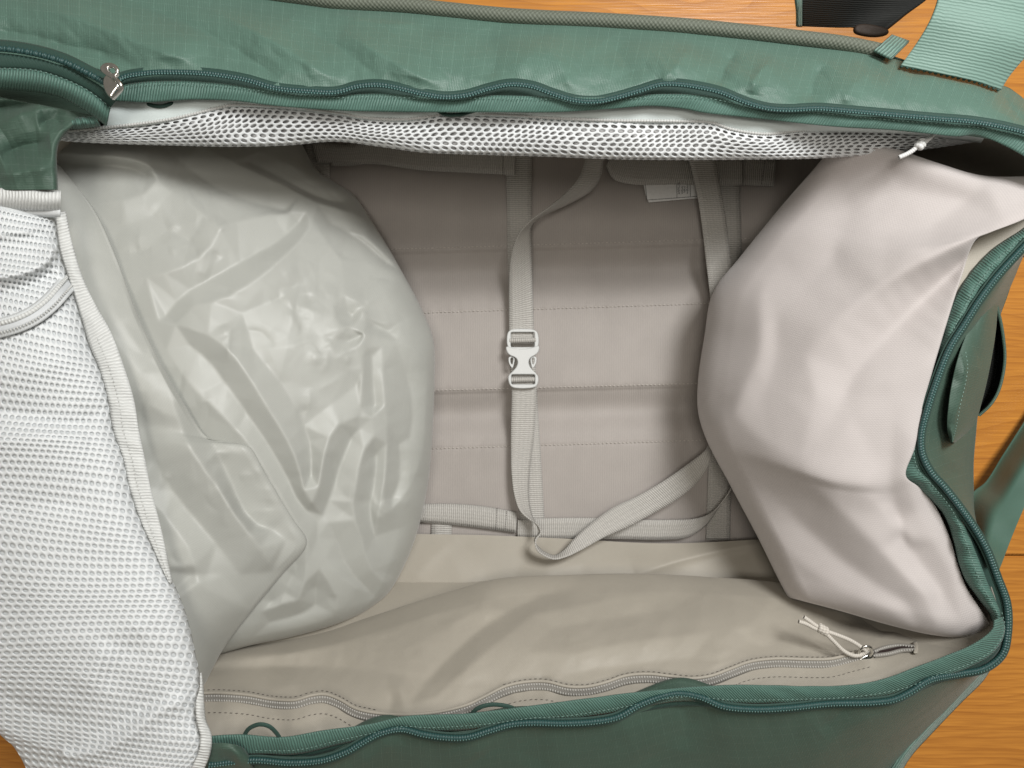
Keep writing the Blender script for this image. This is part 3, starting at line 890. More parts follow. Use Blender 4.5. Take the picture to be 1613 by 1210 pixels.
TB = [(300, 1048, .14), (350, 1024, .125), (420, 1012, .115), (520, 990, .10), (600, 966, .092), (660, 946, .088), (720, 928, .086), (785, 911, .086), (900, 905, .086), (1000, 903, .086), (1110, 908, .088), (1240, 920, .092), (1400, 968, .11), (1590, 1010, .17)]
BB = [(300, 1185, .208), (420, 1182, .212), (540, 1165, .214), (640, 1150, .214), (760, 1136, .214), (900, 1120, .214), (1080, 1102, .214), (1300, 1094, .214), (1440, 1068, .212), (1590, 1018, .208)]
px, py, z, U, W = coons(TB, BB, nu=100, nv=440)
# here U runs from the fold down to the rim, W from left to right
z = z + .020 * np.sin(np.pi * np.clip(U, 0, 1))**1.0 * .9
z = z - .004 * np.exp(-U / .03)
zs = z.copy()
lines_f = [
    [(900, 925, -2), (840, 945, -5), (775, 980, -7), (730, 1015, -7), (690, 1055, -7), (660, 1090, -4)],
    [(790, 912, 3), (720, 950, 5), (640, 985, 6), (560, 1008, 6), (480, 1026, 6), (340, 1034, 5)],
    [(340, 1054, -6), (450, 1050, -6), (560, 1054, -5), (640, 1066, -3)],
    [(760, 955, 4), (700, 990, 4), (640, 1025, 3)], [(800, 1000, 3), (750, 1040, 4), (710, 1075, 4)],
    [(840, 968, 3), (900, 957, 4), (990, 938, 4), (1060, 930, 3)], [(870, 990, -1), (960, 975, -2), (1060, 960, -1)],
    [(980, 908, 3), (1080, 917, 5), (1240, 938, 6), (1330, 962, 4)], [(900, 1030, 3), (1000, 1010, 4), (1090, 1000, 4), (1180, 985, 3)],
    [(770, 1078, -2), (850, 1068, -4), (930, 1055, -4), (1010, 1046, -4), (1090, 1036, -3)],
    [(1180, 1012, -3), (1250, 1030, -4), (1320, 1030, -3)], [(1250, 985, -4), (1330, 980, -5), (1400, 990, -4)], [(1380, 1005, 3), (1420, 990, 4), (1480, 985, 4)],
    [(610, 1085, -2), (616, 1105, -3), (612, 1125, -1)], [(630, 1085, 3), (636, 1108, 3)], [(690, 1095, 2), (650, 1110, 2)], [(460, 1075, 2), (470, 1092, 3)], [(400, 1080, -2), (420, 1090, -2)],
]
BF = (280, 880, 1610, 1200)
tin_f = faceted(lines_f, BF, spacing=70, spread=1.1, blur=1.5, seed=35)
fin_f = faceted([], BF, spacing=28, spread=.36, blur=.8, seed=36)
z += (.85 * tin_f(px, py) + fin_f(px, py) + crinkles(px, py, 70, (340, 920, 1450, 1110), 79, .6)) * np.clip(U * 7, 0, 1) * np.clip((1 - U) * 8, 0, 1)
z += .0008 * crumple(px, py, 80, 21, -.35, .5) * np.clip(U * 6, 0, 1)
exf = .0003 + .005 * np.exp(-((U - .86) / .10)**2)
VF = to_world(px, py, z)
fz = VF[..., 2]; fx = VF[..., 0] / (K * (H - fz)) + 806.5; fy = 605 - VF[..., 1] / (K * (H - fz))
sk = list(skirt(px[:, ::-1], py[:, ::-1], z[:, ::-1], 'R', 0, .012))
sk[1][:, -4:] += np.array([1, 3, 6, 10])[None]
VV = to_world(*sk); VV[:, :px.shape[1]] = VF[:, ::-1]
wall_o = cloth_obj("front_wall_lining", VV, M_nylon_shaded, bag)
_fx, _fy, _fz = fx.ravel(), fy.ravel(), fz.ravel()
def front_z(x, y, d):
    k = np.argmin((_fx - x)**2 + (_fy - y)**2)
    return float(_fz[k]) + d
def on_front(pts, d):
    c = spl(pts, max(12, len(pts) * 5))
    zz = np.array([front_z(x, y, d) for x, y in c])
    kk = np.array([.25, .5, .25])
    for _ in range(4): zz[1:-1] = np.convolve(zz, kk, 'valid')
    return np.column_stack([c, zz]).tolist()
# pocket zip in the front wall
ZL = [(312, 1101), (345, 1100), (390, 1103), (430, 1110), (465, 1111), (490, 1104), (512, 1102), (535, 1110), (560, 1124), (590, 1131), (640, 1134), (690, 1130), (735, 1119), (765, 1105), (795, 1090), (825, 1083), (860, 1082),
      (895, 1090), (925, 1090), (955, 1083), (985, 1073), (1020, 1070), (1060, 1074), (1090, 1077), (1120, 1073), (1150, 1062), (1180, 1051), (1220, 1046), (1270, 1047), (1310, 1046), (1345, 1037), (1368, 1031)]
zl = on_front(ZL, .0022)
a, b = offset_edges(zl, 15, 240)
pz = band("pocket_zip", a, b, M_gzip, bag, n=240, na=5, bulge=.0008, thick=.0006)
a, b = offset_edges(zl, 7, 320)
for e in (a, b):
    teeth("zip_teeth", [(q[0], q[1], q[2] + .0007) for q in e], .0021, 0, (.0008, .0013, .0011), M_gtooth, pz)
tube("zip_fold", [(q[0], q[1] - 8.5, q[2] + .0002) for q in zl], .0013, M_nylon_shaded, pz, n=240, seg=8)
for off in (-14, 22):
    st = on_front([(x, y + off) for x, y in ZL[:10]], .0008) ; stitches("stitching", st, .0042, .0027, M_stitchd, pz, rad=.00026)
    st = on_front([(x, y + off * .9) for x, y in ZL[14:]], .0008); stitches("stitching", st, .0042, .0027, M_stitchd, pz, rad=.00022)
# open end of the pocket zip
for pts in ([(1376, 1027), (1395, 1020), (1415, 1017), (1440, 1019)], [(1377, 1033), (1400, 1030), (1420, 1025), (1441, 1024)]):
    l = on_front(pts, .003); tube("zip_edge", l, .0018, M_gzip, pz, n=40, seg=8)
    teeth("zip_teeth", [(x, y, z_ + .0015) for x, y, z_ in l], .0019, 0, (.0007, .0011, .0006), M_gtooth, pz)
l = on_front([(1374, 1030), (1400, 1025), (1420, 1021), (1440, 1021.5)], .0019)
band("zip_gap", *offset_edges(l, 6), fabric("dark_pocket", (.03, .018, .016), .8), pz, n=30, na=3, thick=0)
strap("zip_end_stop", on_front([(1441, 1012), (1443, 1020), (1442, 1029)], .004), 6, M_nylon_shaded, pz, n=12)
# slider, ring and knotted cord
sz = front_z(1365, 1030, .0045)
sl = plate("zip_slider", [[(1352, 1037), (1360, 1032), (1374, 1027), (1377, 1034), (1366, 1040), (1354, 1043)]], sz, .0040, M_metal, pz, bevel=.0008)
tube("puller_ring", [(1356, 1036, sz + .003), (1353, 1029, sz + .006), (1357, 1021, sz + .009), (1365, 1018, sz + .010), (1372, 1021, sz + .009), (1374, 1028, sz + .006), (1370, 1033, sz + .003)], .0011, M_metal, pz, n=40, seg=8)
cz = sz + .006
tube("pull_cord", [(1298, 993, cz), (1318, 1000, cz), (1340, 1009, cz + .001), (1356, 1019, cz + .002), (1364, 1026, cz + .001), (1358, 1031, cz), (1346, 1033, cz), (1330, 1026, cz), (1314, 1011, cz), (1300, 997, cz)], .0016, M_cord, pz, n=90, seg=8)
for e in ([(1298, 994, cz), (1284, 990, cz), (1270, 983, cz), (1258, 979, cz)], [(1298, 991, cz), (1286, 986, cz), (1276, 979, cz), (1266, 972, cz)]):
    tube("pull_cord_end", e, .0016, M_cord, pz, n=24, seg=8)
th = np.linspace(0, 2 * np.pi * 2.6, 70)
kc = np.array(P(1296, 992, cz + .0005)); ax = np.array((P(1304, 997, cz) - P(1288, 988, cz)).normalized()); nx = np.array([-ax[1], ax[0], 0.]); nz_ = np.array([0, 0, 1.])
kp = kc + np.outer((th / th[-1] - .5) * .0072, ax) + .0024 * (np.outer(np.cos(th), nx) + np.outer(np.sin(th), nz_))
tube("pull_cord_knot", None, .0016, M_cord, pz, seg=8, world_pts=kp)

# ---- left: lining billowing over the base
px, py, z, U, W = coons([(70, 205, .18), (80, 400, .19), (130, 600, .19), (200, 800, .18), (290, 960, .165), (330, 1036, .15)],
                        [(470, 215, .065), (500, 268, .068), (528, 287, .07), (556, 306, .072), (600, 370, .078), (635, 430, .08), (664, 485, .082), (683, 535, .082), (685, 600, .082), (682, 680, .082), (675, 760, .082), (660, 830, .084), (640, 885, .088), (612, 934, .09), (578, 964, .094)],
                        [(70, 205, .18), (200, 208, .15), (330, 210, .11), (470, 215, .065)],
                        [(330, 1036, .15), (400, 1016, .136), (450, 1006, .125), (520, 987, .11), (578, 964, .094)], nu=270, nv=370)
z = z + .045 * np.sin(np.pi * U)**.8 * np.sin(np.pi * np.clip(W, 0, 1))**.5
DM = [
    [(60, 240, 8), (92, 242, 9), (150, 245, 10), (200, 250, 11), (228, 257, 12), (245, 270, 11), (248, 284, 8)],
    [(60, 258, -3), (100, 257, -4), (160, 260, -5), (205, 265, -5), (230, 276, -2)],
    [(248, 284, 8), (225, 306, 5), (180, 318, 4), (130, 324, 3)],
    [(262, 236, -2), (300, 268, -4), (345, 298, -5), (400, 320, -5), (450, 333, -3)],
    [(319, 232, 7), (370, 256, 9), (410, 274, 10), (450, 292, 10), (495, 316, 10), (540, 330, 9), (580, 347, 8)],
    [(395, 258, -4), (434, 278, -8), (480, 302, -9), (512, 316, -9), (546, 320, -8), (561, 311, -5)],
    [(410, 238, 4), (450, 256, 6), (490, 276, 8), (520, 290, 8), (548, 306, 6)],
    [(521, 285, 3), (516, 296, 2), (504, 303, -3)],
    [(270, 302, 2), (305, 325, 6), (347, 360, 11)],
    [(347, 360, 11), (336, 382, 8), (314, 404, 6), (280, 424, 5), (230, 436, 3)],
    [(347, 360, 11), (375, 349, 7), (410, 341, 5), (445, 335, 6), (484, 333, 10)],
    [(240, 340, -3), (270, 362, -4), (300, 380, -3)],
    [(472, 350, -1), (436, 382, -6), (395, 405, -9), (350, 430, -11), (300, 458, -12), (275, 480, -10), (262, 498, -7)],
    [(484, 333, 10), (492, 346, 11), (470, 382, 11), (445, 406, 11), (412, 434, 10), (375, 458, 9), (340, 474, 7), (306, 481, 4)],
    [(492, 346, 11), (510, 375, 7), (530, 400, 5), (555, 430, 3)],
    [(440, 470, 2), (470, 500, 3), (480, 560, 3)],
    [(580, 347, 8), (575, 370, 7), (588, 384, 8), (612, 406, 10), (636, 430, 11)],
    [(520, 352, -3), (555, 370, -6), (590, 398, -5), (610, 415, -2)],
    [(636, 430, 11), (604, 424, 3), (570, 412, 1), (540, 402, 2)],
    [(525, 482, 6), (527, 497, 7), (534, 512, 7), (549, 516, 8), (566, 503, 7), (574, 484, 7), (572, 462, 4)], [(548, 492, -2), (555, 498, -2)],
    [(549, 516, 8), (564, 524, 8), (592, 531, 6), (630, 541, 6), (674, 556, 10)],
    [(525, 482, 6), (541, 466, 5), (562, 448, 3)], [(576, 500, 6), (606, 511, 5), (640, 500, 2)], [(590, 512, 0), (612, 522, 0)],
    [(592, 531, 6), (562, 546, 6), (532, 560, 5)], [(570, 528, -1), (548, 538, -1)], [(532, 562, 5), (550, 586, 4), (562, 606, 2)],
    [(573, 550, 5), (571, 590, 7), (568, 640, 6), (566, 675, 4)], [(585, 560, 1), (588, 610, -1), (590, 640, 0)], [(602, 545, 6), (604, 600, 8), (607, 640, 9), (610, 668, 11)],
    [(640, 590, -1), (650, 640, -2), (645, 690, -2)],
    [(674, 556, 10), (674, 600, 9), (671, 650, 8), (668, 700, 8), (656, 745, 7), (636, 782, 7), (612, 806, 8), (595, 816, 9)],
    [(440, 455, 3), (462, 490, 5), (458, 520, 4), (444, 548, 5), (470, 542, 5), (505, 530, 4)],
    [(250, 506, 2), (290, 514, 6), (333, 530, 9), (366, 558, 11), (392, 594, 12), (425, 648, 12), (452, 692, 13), (470, 733, 13), (478, 768, 12), (486, 791, 11), (496, 789, 11), (503, 760, 12), (511, 715, 12), (524, 680, 11), (543, 663, 9), (575, 656, 9), (610, 668, 11)],
    [(440, 600, 1), (470, 650, 0), (488, 700, -3), (490, 750, -2)],
    [(300, 545, 0), (330, 570, 0), (360, 610, 0), (395, 660, 0), (425, 705, 0), (452, 752, -1), (470, 790, -2), (500, 822, -2)],
    [(262, 552, 4), (300, 606, 7), (345, 650, 8), (392, 700, 9), (434, 766, 9), (484, 852, 10)],
    [(553, 690, -5), (536, 730, -8), (524, 770, -9), (508, 812, -6)],
    [(610, 668, 11), (586, 692, 11), (571, 716, 11), (564, 748, 11), (559, 780, 10), (556, 800, 10), (562, 826, 9), (572, 856, 8), (582, 893, 8), (606, 918, 6)],
    [(592, 716, -3), (590, 755, -5), (582, 800, -5), (590, 845, -2)], [(610, 668, 11), (609, 715, 10), (604, 770, 10), (595, 816, 9)], [(628, 700, -1), (630, 750, -2), (618, 785, 0)],
    [(540, 805, 2), (515, 826, 1), (500, 848, 2)], [(530, 850, -4), (540, 880, -5), (560, 910, -6), (585, 935, -3)],
    [(484, 858, 10), (482, 895, 9), (478, 932, 9), (472, 944, 8), (444, 952, 6), (412, 964, 4)], [(460, 905, 0), (448, 935, -1), (425, 950, 0)],
    [(490, 872, 8), (510, 905, 8), (528, 934, 9), (534, 957, 10), (525, 974, 9), (500, 983, 8), (440, 996, 6), (370, 1010, 4)], [(497, 925, -3), (495, 955, -6), (470, 968, -6), (425, 980, -4)],
    [(512, 880, 5), (540, 912, 5), (565, 928, 4)], [(635, 830, -3), (632, 870, -3), (615, 905, -3)],
]
BM = (40, 180, 720, 1060)
DM = [[(x, y, h if h > 0 else .5 * h) for x, y, h in ln] for ln in DM]
soft_m = draped(DM, BM, lam=75, blur=1.0)
tin_m = faceted(DM, BM, spacing=58, spread=1.5, blur=.8, seed=5)
fin_m = faceted([], BM, spacing=32, spread=.55, blur=.7, seed=6)
fin_m2 = faceted([], (440, 400, 680, 640), spacing=15, spread=.32, blur=.8, seed=8)
hot = lambda px, py: np.exp(-(((px - 560) / 60)**2 + ((py - 520) / 55)**2))
drape_m = lambda px, py: .78 * tin_m(px, py) + .22 * soft_m(px, py) + (fin_m(px, py) * (.7 + 1.2 * hot(px, py)) + fin_m2(px, py) * 1.3 * hot(px, py)) / .9
zs = edge_roll(edge_roll(z, U, .085, .030), W, .05, .018)
press = crinkles(px, py, 170, (90, 240, 670, 980), 77, .95, [(560, 520, 55), (300, 370, 50), (620, 760, 45), (430, 470, 60)])
z1 = edge_roll(edge_roll(z + .82 * drape_m(px, py) + press, U, .085, .030), W, .05, .018)
exm = .0012 + .007 * np.exp(-(((px - 560) / 70)**2 + ((py - 520) / 60)**2)) + .0015 * gnoise(px / 130, py / 130, 47)
VM = to_world(px, py, z1)
sk = (px, py, zs)
sk = skirt(*sk, 'R', 22, .045); sk = skirt(*sk, 'B', 14, .03)
VV = to_world(*sk); VV[:370, :270] = VM
cloth_obj("end_lining", VV, M_nylon, bag)
_mz = VM[..., 2].ravel(); _mx = VM[..., 0].ravel() / (K * (H - _mz)) + 806.5; _my = 605 - VM[..., 1].ravel() / (K * (H - _mz))
def lining_z(x, y):
    return float(_mz[np.argmin((_mx - x)**2 + (_my - y)**2)])

# ---- left: flap of lining lying on top of it, beside the mesh
LE = [(95, 262, 7), (150, 332, 8), (182, 400, 9), (216, 492, 10), (250, 565, 9), (288, 632, 8), (330, 690, 4), (360, 697, 1.5), (393, 703, 1.2), (415, 738, 1.2), (437, 775, 1.2), (462, 816, 1.5), (484, 856, 3), (447, 902, 8), (400, 958, 10), (352, 1022, 12), (318, 1088, 14)]
px, py, z, U, W = coons([(40, 230, .205), (70, 340, .215), (95, 430, .222), (125, 540, .228), (165, 680, .23), (205, 800, .23), (240, 900, .228), (270, 990, .222), (290, 1060, .215), (300, 1100, .21)],
                        [(x, y, max(lining_z(x, y), .15) + d * .001) for x, y, d in LE], nu=130, nv=340)
drape_lines = [
    [(250, 560, 5), (275, 640, 8), (300, 705, 10), (340, 762, 11), (372, 810, 11), (400, 850, 9), (425, 885, 6)],
    [(312, 655, -3), (338, 706, -7), (362, 758, -9), (382, 806, -10), (404, 828, -8), (430, 836, -4)],
    [(222, 650, 0), (240, 715, -3), (268, 768, -6), (305, 815, -7), (340, 856, -5)],
    [(216, 492, 4), (190, 505, 4), (168, 520, 3)], [(240, 540, 1), (222, 590, 4), (235, 640, 4)],
    [(262, 815, 0), (300, 870, 4), (312, 920, 4)], [(340, 710, -3), (375, 712, 0), (393, 704, 3), (437, 776, 3), (484, 856, 4)],
    [(300, 905, -2), (370, 906, -2), (430, 900, 1)], [(420, 830, -4), (450, 850, -1)],
]
tin_l = faceted(drape_lines, (30, 220, 500, 1110), spacing=66, spread=1.1, blur=1.4, seed=15)
fin_l = faceted([], (30, 220, 500, 1110), spacing=32, spread=.35, blur=.9, seed=16)
drape_l = lambda px, py: tin_l(px, py) + fin_l(px, py)
z = z + .006 * np.sin(np.pi * U)
zs = edge_roll(z, U, .035, .004)
z1 = edge_roll(z + crinkles(px, py, 40, (150, 400, 470, 1040), 78, .7, [(400, 780, 40)]) + .88 * drape_l(px, py) * np.clip((1 - U) * 14, .3, 1), U, .035, .004)
VL = to_world(px, py, z1)
sk = skirt(px, py, zs, 'R', 5, .014)
VV = to_world(*sk); VV[:, :130] = VL
cloth_obj("lining_flap", VV, M_nylon, bag)

# ---- right: pale jersey flap
px, py, z, U, W = coons([(1318, 222, .200), (1285, 262, .17), (1230, 325, .135), (1165, 405, .115), (1122, 462, .108), (1109, 530, .105), (1099, 600, .105), (1099, 648, .105), (1112, 692, .108), (1150, 765, .115), (1195, 850, .125), (1222, 905, .135), (1240, 941, .145)],
                        [(1700, 272, .212), (1660, 318, .215), (1613, 346, .218), (1562, 366, .22), (1538, 378, .22), (1515, 440, .215), (1490, 520, .215), (1462, 620, .212), (1444, 705, .214), (1430, 750, .213), (1452, 768, .207), (1478, 800, .200), (1500, 848, .199), (1513, 892, .199), (1526, 925, .2), (1552, 965, .202), (1568, 992, .203)],
                        [(1318, 222, .200), (1400, 232, .201), (1475, 256, .203), (1545, 276, .206), (1613, 278, .209), (1700, 272, .212)],
                        [(1240, 941, .145), (1320, 962, .165), (1400, 985, .182), (1470, 1001, .194), (1530, 1005, .2), (1564, 992, .203)], nu=165, nv=230)
z = z + .028 * np.sin(np.pi * U)**.8 * np.sin(np.pi * np.clip(W, 0, 1))**.6
lines_r = [
    [(1680, 306, 20), (1640, 325, 21), (1560, 362, 21), (1480, 400, 19), (1410, 436, 14), (1350, 478, 8), (1310, 515, 4)],
    [(1536, 396, -3), (1470, 455, -15), (1400, 525, -16), (1345, 590, -11), (1322, 640, -6)],
    [(1538, 382, 9), (1500, 495, 9), (1468, 605, 9), (1440, 720, 8), (1430, 752, 7)],
    [(1210, 420, 2), (1198, 470, 6), (1198, 545, 8), (1190, 575, 8), (1175, 602, 8), (1156, 650, 10)], [(1156, 650, 10), (1190, 685, 8), (1250, 720, 5), (1310, 750, 4)],
    [(1222, 500, 2), (1222, 560, 2), (1200, 630, 3)], [(1150, 470, -2), (1140, 560, -3), (1128, 640, -2)],
    [(1270, 560, 3), (1285, 620, 3)], [(1345, 660, -3), (1380, 725, -3)], [(1400, 600, 0), (1405, 660, 1)],
    [(1250, 742, 4), (1320, 800, 9), (1390, 868, 9), (1460, 938, 6)], [(1210, 772, -1), (1280, 842, -3), (1350, 900, -3), (1430, 952, -2)],
    [(1195, 815, 3), (1255, 882, 6), (1330, 930, 6), (1410, 965, 5)], [(1330, 765, 2), (1390, 800, 5), (1430, 850, 3)],
    [(1405, 715, -3), (1402, 780, -5), (1430, 860, -6), (1480, 930, -5)], [(1432, 755, 5), (1446, 805, 5), (1475, 855, 6), (1500, 900, 5)],
    [(1400, 246, 3), (1460, 260, 8), (1520, 275, 9), (1580, 286, 9), (1660, 290, 8)], [(1420, 300, -1), (1520, 318, -1)],
    [(1480, 992, 3), (1515, 985, 5), (1556, 986, 5)], [(1440, 975, -2), (1446, 995, -1)], [(1225, 858, 4), (1208, 870, 2)],
    [(1280, 300, 2), (1250, 360, 3), (1225, 410, 2)], [(1340, 330, -2), (1310, 410, -2)],
]
soft_r = draped(lines_r, (1080, 200, 1710, 1020), lam=85, cell=2.5, blur=3.0)
tin_r = faceted(lines_r, (1080, 200, 1710, 1020), spacing=80, spread=.9, cell=2.5, blur=2.2, seed=25)
fin_r = faceted([], (1080, 200, 1710, 1020), spacing=46, spread=.35, cell=2.5, blur=2.2, seed=26)
drape_r = lambda px, py: .35 * soft_r(px, py) + .65 * tin_r(px, py) + fin_r(px, py)
def roll_r(z): return edge_roll(edge_roll(edge_roll(z, 1 - U, .13, .030), W, .05, .014), 1 - W, .04, .008)
zs = roll_r(z); z1 = roll_r(z + .78 * drape_r(px, py) + .0012 * gnoise(px / 70, py / 85, 71))
VR = to_world(px, py, z1)
sk = skirt(px, py, zs, 'L', 12, .05); sk = skirt(*sk, 'B', 10, .02); sk = skirt(*sk, 'R', 3, .02)
VV = to_world(*sk); VV[:230, 4:169] = VR
cloth_obj("end_flap", VV, M_jersey, bag)

# ---- top rim
COIL_T = [(186, 130), (194, 124), (234, 117), (285, 116), (335, 119), (385, 127), (435, 141), (485, 146), (530, 147), (564, 138), (598, 136), (632, 142), (666, 150), (700, 155), (735, 152), (769, 142), (803, 135), (837, 138), (871, 150), (905, 160), (939, 162), (973, 155), (1007, 145), (1041, 135),
          (1070, 135), (1104, 140), (1137, 148), (1171, 162), (1205, 172), (1238, 175), (1289, 173), (1339, 177), (1407, 183), (1474, 189), (1541, 195), (1613, 210), (1680, 232)]
COIL_T = [(x, y - 2, .246) for x, y in COIL_T]
TAPE_T1 = [(172, 142), (200, 133), (285, 128), (368, 134), (435, 143), (530, 150), (598, 148), (683, 153), (769, 151), (871, 153), (956, 154), (1041, 149), (1110, 151), (1205, 168), (1306, 176), (1407, 186), (1500, 193), (1575, 203), (1640, 220), (1690, 240)]
TAPE_T2 = [(166, 158), (234, 161), (301, 157), (368, 159), (435, 167), (530, 174), (598, 176), (683, 177), (769, 177), (871, 177), (956, 172), (1025, 167), (1080, 172), (1104, 177), (1205, 188), (1306, 199), (1407, 205), (1474, 212), (1508, 215), (1534, 212), (1558, 219), (1575, 226), (1613, 246), (1660, 280)]
def pucker(a, n, seed):
    return lambda px, py, U, W: a * gnoise(W * n + seed * 3.1, U * 1.2, seed)
tape_t = band("rim_tape", [(x, y, .2395) for x, y in TAPE_T1], [(x, y, .2385) for x, y in TAPE_T2], M_tape, bag, n=520, na=9, bulge=.0012, thick=.0012, zf=pucker(.0016, 40, 5))
stitches("stitching", [(x, y + 4, .2425) for x, y in TAPE_T1], .0035, .0022, M_stitchg, tape_t, rad=.00028, dz=.0004)
# tape carrying the coil
a, b = offset_edges(COIL_T, 18, 500)
zt = band("rim_zip", [(x, y - 10, .229) for x, y in TAPE_T1[:1]] + [(x, y, .2375) for x, y, z_ in a], [(x, y + 12, .235) for x, y in TAPE_T1], M_ziptape, bag, n=500, na=7, thick=.0006, bulge=.001)
tube("zip_coil", COIL_T, .0020, M_coil, zt, n=560, seg=10)
teeth("zip_teeth", COIL_T, .00215, -.0016, (.00068, .00085, .00075), M_tooth, zt, dz=.0013)

# top outer panel
UP = [(-120, -70, .192), (150, -40, .192), (300, -20, .192), (470, 2, .192), (530, 10, .192), (700, 22, .192), (803, 33, .192), (939, 38, .192), (1080, 49, .192), (1171, 59, .192), (1272, 71, .192), (1356, 81, .192), (1440, 101, .192), (1500, 114, .192), (1541, 124, .192), (1590, 140, .192), (1640, 180, .192), (1690, 230, .192)]
LO = [(-120, 90, .232), (60, 100, .235), (150, 108, .236), (200, 122, .238), (285, 118, .238), (368, 126, .238), (435, 140, .238), (530, 146, .237), (598, 138, .237), (700, 154, .237), (803, 136, .237), (905, 158, .237), (1007, 146, .237), (1110, 145, .237), (1205, 170, .237), (1306, 175, .237), (1407, 183, .236), (1500, 191, .235), (1613, 210, .23), (1690, 236, .22)]
px, py, z, U, W = coons(UP, LO, nu=80, nv=640)
z = z + .013 * np.sin(np.pi * U)
zs = z.copy()
z += 1.9 * creases(px, py, [
    ([(-60, 40), (60, 60), (160, 90), (230, 110)], -5, 22, 16), ([(40, 5), (150, 40), (250, 80), (330, 108)], 4, 30, 24), ([(200, 0), (300, 40), (390, 90), (440, 125)], -4.5, 20, 20),
    ([(330, 15), (420, 60), (500, 110), (540, 135)], 4, 20, 20), ([(460, 30), (540, 80), (600, 125)], -3, 16, 16), ([(520, 22), (600, 36), (680, 38)], 3, 14, 12), ([(540, 50), (640, 110), (700, 140)], 3, 20, 20),
    ([(760, 45), (780, 90), (770, 130)], -2.5, 26, 26), ([(850, 60), (880, 100), (905, 150)], 2.5, 24, 24), ([(960, 60), (985, 100), (1000, 135)], -2.5, 20, 20), ([(1090, 65), (1070, 100), (1040, 128)], 3, 20, 20),
    ([(1160, 80), (1140, 110), (1130, 140)], -4, 12, 16), ([(1220, 90), (1190, 125), (1185, 150)], 4, 14, 12), ([(1300, 100), (1280, 130), (1275, 165)], -4, 20, 16), ([(1380, 105), (1340, 140), (1330, 170)], 3, 26, 26),
    ([(1440, 112), (1500, 128), (1560, 140)], 4, 12, 16), ([(1576, 140), (1590, 165), (1620, 200)], -4, 10, 10),
])
z += (.0016 * crumple(px, py, 60, 81, .9, .5) + .0016 * gnoise(px / 24, py / 60, 83) * U**2)
VT = to_world(px, py, z + faceted([], (-130, -80, 1700, 250), spacing=50, spread=1.2, blur=1.7, seed=45)(px, py) * np.sin(np.pi * U)**.5 + faceted([], (-130, -80, 1700, 250), spacing=22, spread=.6, blur=1.0, seed=46)(px, py) * U)
VT = to_world(px, py, zs) + (VT - to_world(px, py, zs)) * (np.clip((1 - U) * 5, 0, 1) * np.clip(U * 12, 0, 1))[..., None]
sk = list(skirt(px, py, zs, 'R', 0, .012))
sk[1][:, -4:] += np.array([4, 9, 14, 20])[None]
VV = to_world(*sk); VV[:, :80] = VT
cloth_obj("top_panel", VV, M_shell, bag)
# piping along the top edge
pp = [(-120, -78, .195), (150, -48, .195), (300, -28, .195), (470, -5, .195), (530, 3, .195), (632, 8, .195), (700, 15, .195), (803, 25, .195), (871, 29, .195), (939, 32, .195), (1080, 41, .195), (1171, 50, .195), (1260, 60, .195), (1330, 69, .195), (1395, 82, .193)]
tube("piping", pp, .0058, M_pipe, bag, n=300, seg=14)

# pale strip and mesh pocket under the top rim
MT = [(60, 212), (90, 207), (167, 200), (268, 187), (335, 171), (368, 164), (435, 166), (530, 176), (581, 185), (632, 187), (666, 184), (700, 178), (803, 180), (871, 185), (973, 189), (1070, 190), (1120, 192), (1154, 203), (1205, 210), (1255, 205), (1306, 203), (1373, 204), (1440, 208), (1500, 214), (1545, 220)]
MB = [(60, 216), (90, 221), (167, 226), (268, 229), (368, 231), (450, 229), (530, 223), (598, 231), (666, 240), (769, 244), (871, 247), (973, 251), (1070, 252), (1205, 251), (1272, 250), (1330, 247), (1400, 243), (1470, 234), (1545, 222)]
def mt_z(x, a): return a - .03 * np.clip((x - 1200) / 250, 0, 1)
band("pale_strip", [(x, y - 12, .231) for x, y in TAPE_T2[:-3]], [(x, y + 5, mt_z(x, .2255)) for x, y in [(163, 201)] + MT[3:]], M_wstrip, bag, n=300, na=8, thick=.0006, zf=pucker(.0014, 30, 9), bulge=.002)
stitches("stitching", [(174, 181, .2275), (220, 181, .2275), (260, 178, .228), (300, 172, .2285)], .0042, .0026, M_stitchg, tape_t, rad=.0003)
mpx, mpy, mz, MU, MW = coons([(x, y, mt_z(x, .224)) for x, y in MT], [(x, y, mt_z(x, .214)) for x, y in MB], nu=40, nv=500)
mz = mz + .005 * np.sin(np.pi * np.clip(MU * .8 + .1, 0, 1))
mz += .0035 * gnoise(mpx / 90, mpy / 40, 91)
mz = edge_roll(mz, MU, .16, .009)
gx, gy, gz = skirt(mpx, mpy, mz, 'R', 0, .02, n=6)
gy[:, -6:] -= (np.array([1, 3, 6, 10, 15, 20]))[None]
G = np.stack([gx, gy, gz], -1)
NX, NY = 116, 10
def top_mesh_fn(s, t):
    b = np.clip((s + .2 + .4 * np.sin(t * .9)) / (NX), 0, 1); b = b + .004 * np.sin(b * 40 + t * .4)
    q = np.clip((t + .5) / NY, 0, 1)
    g = bilerp(G, q, b)
    return to_world(g[:, 0], g[:, 1], g[:, 2])
tm = perforated("mesh_pocket", top_mesh_fn, NX, NY, M_mesh, bag, hole=(.35, .39), thick=.0009, shear=.2)
px2 = gx[:, ::1]; 
grid_mesh("mesh_backing", to_world(gx, gy - 1.5, gz - .004), M_back_grey, tm)
# white zip line along the mesh pocket
wl = [(x, y + 1, mt_z(x, .2275)) for x, y in MT]
tube("mesh_zip", wl, .0011, M_wzip, tm, n=300, seg=8)
teeth("zip_teeth", wl, .0022, 0, (.0007, .0015, .0007), M_wzip, tm, dz=.0008)

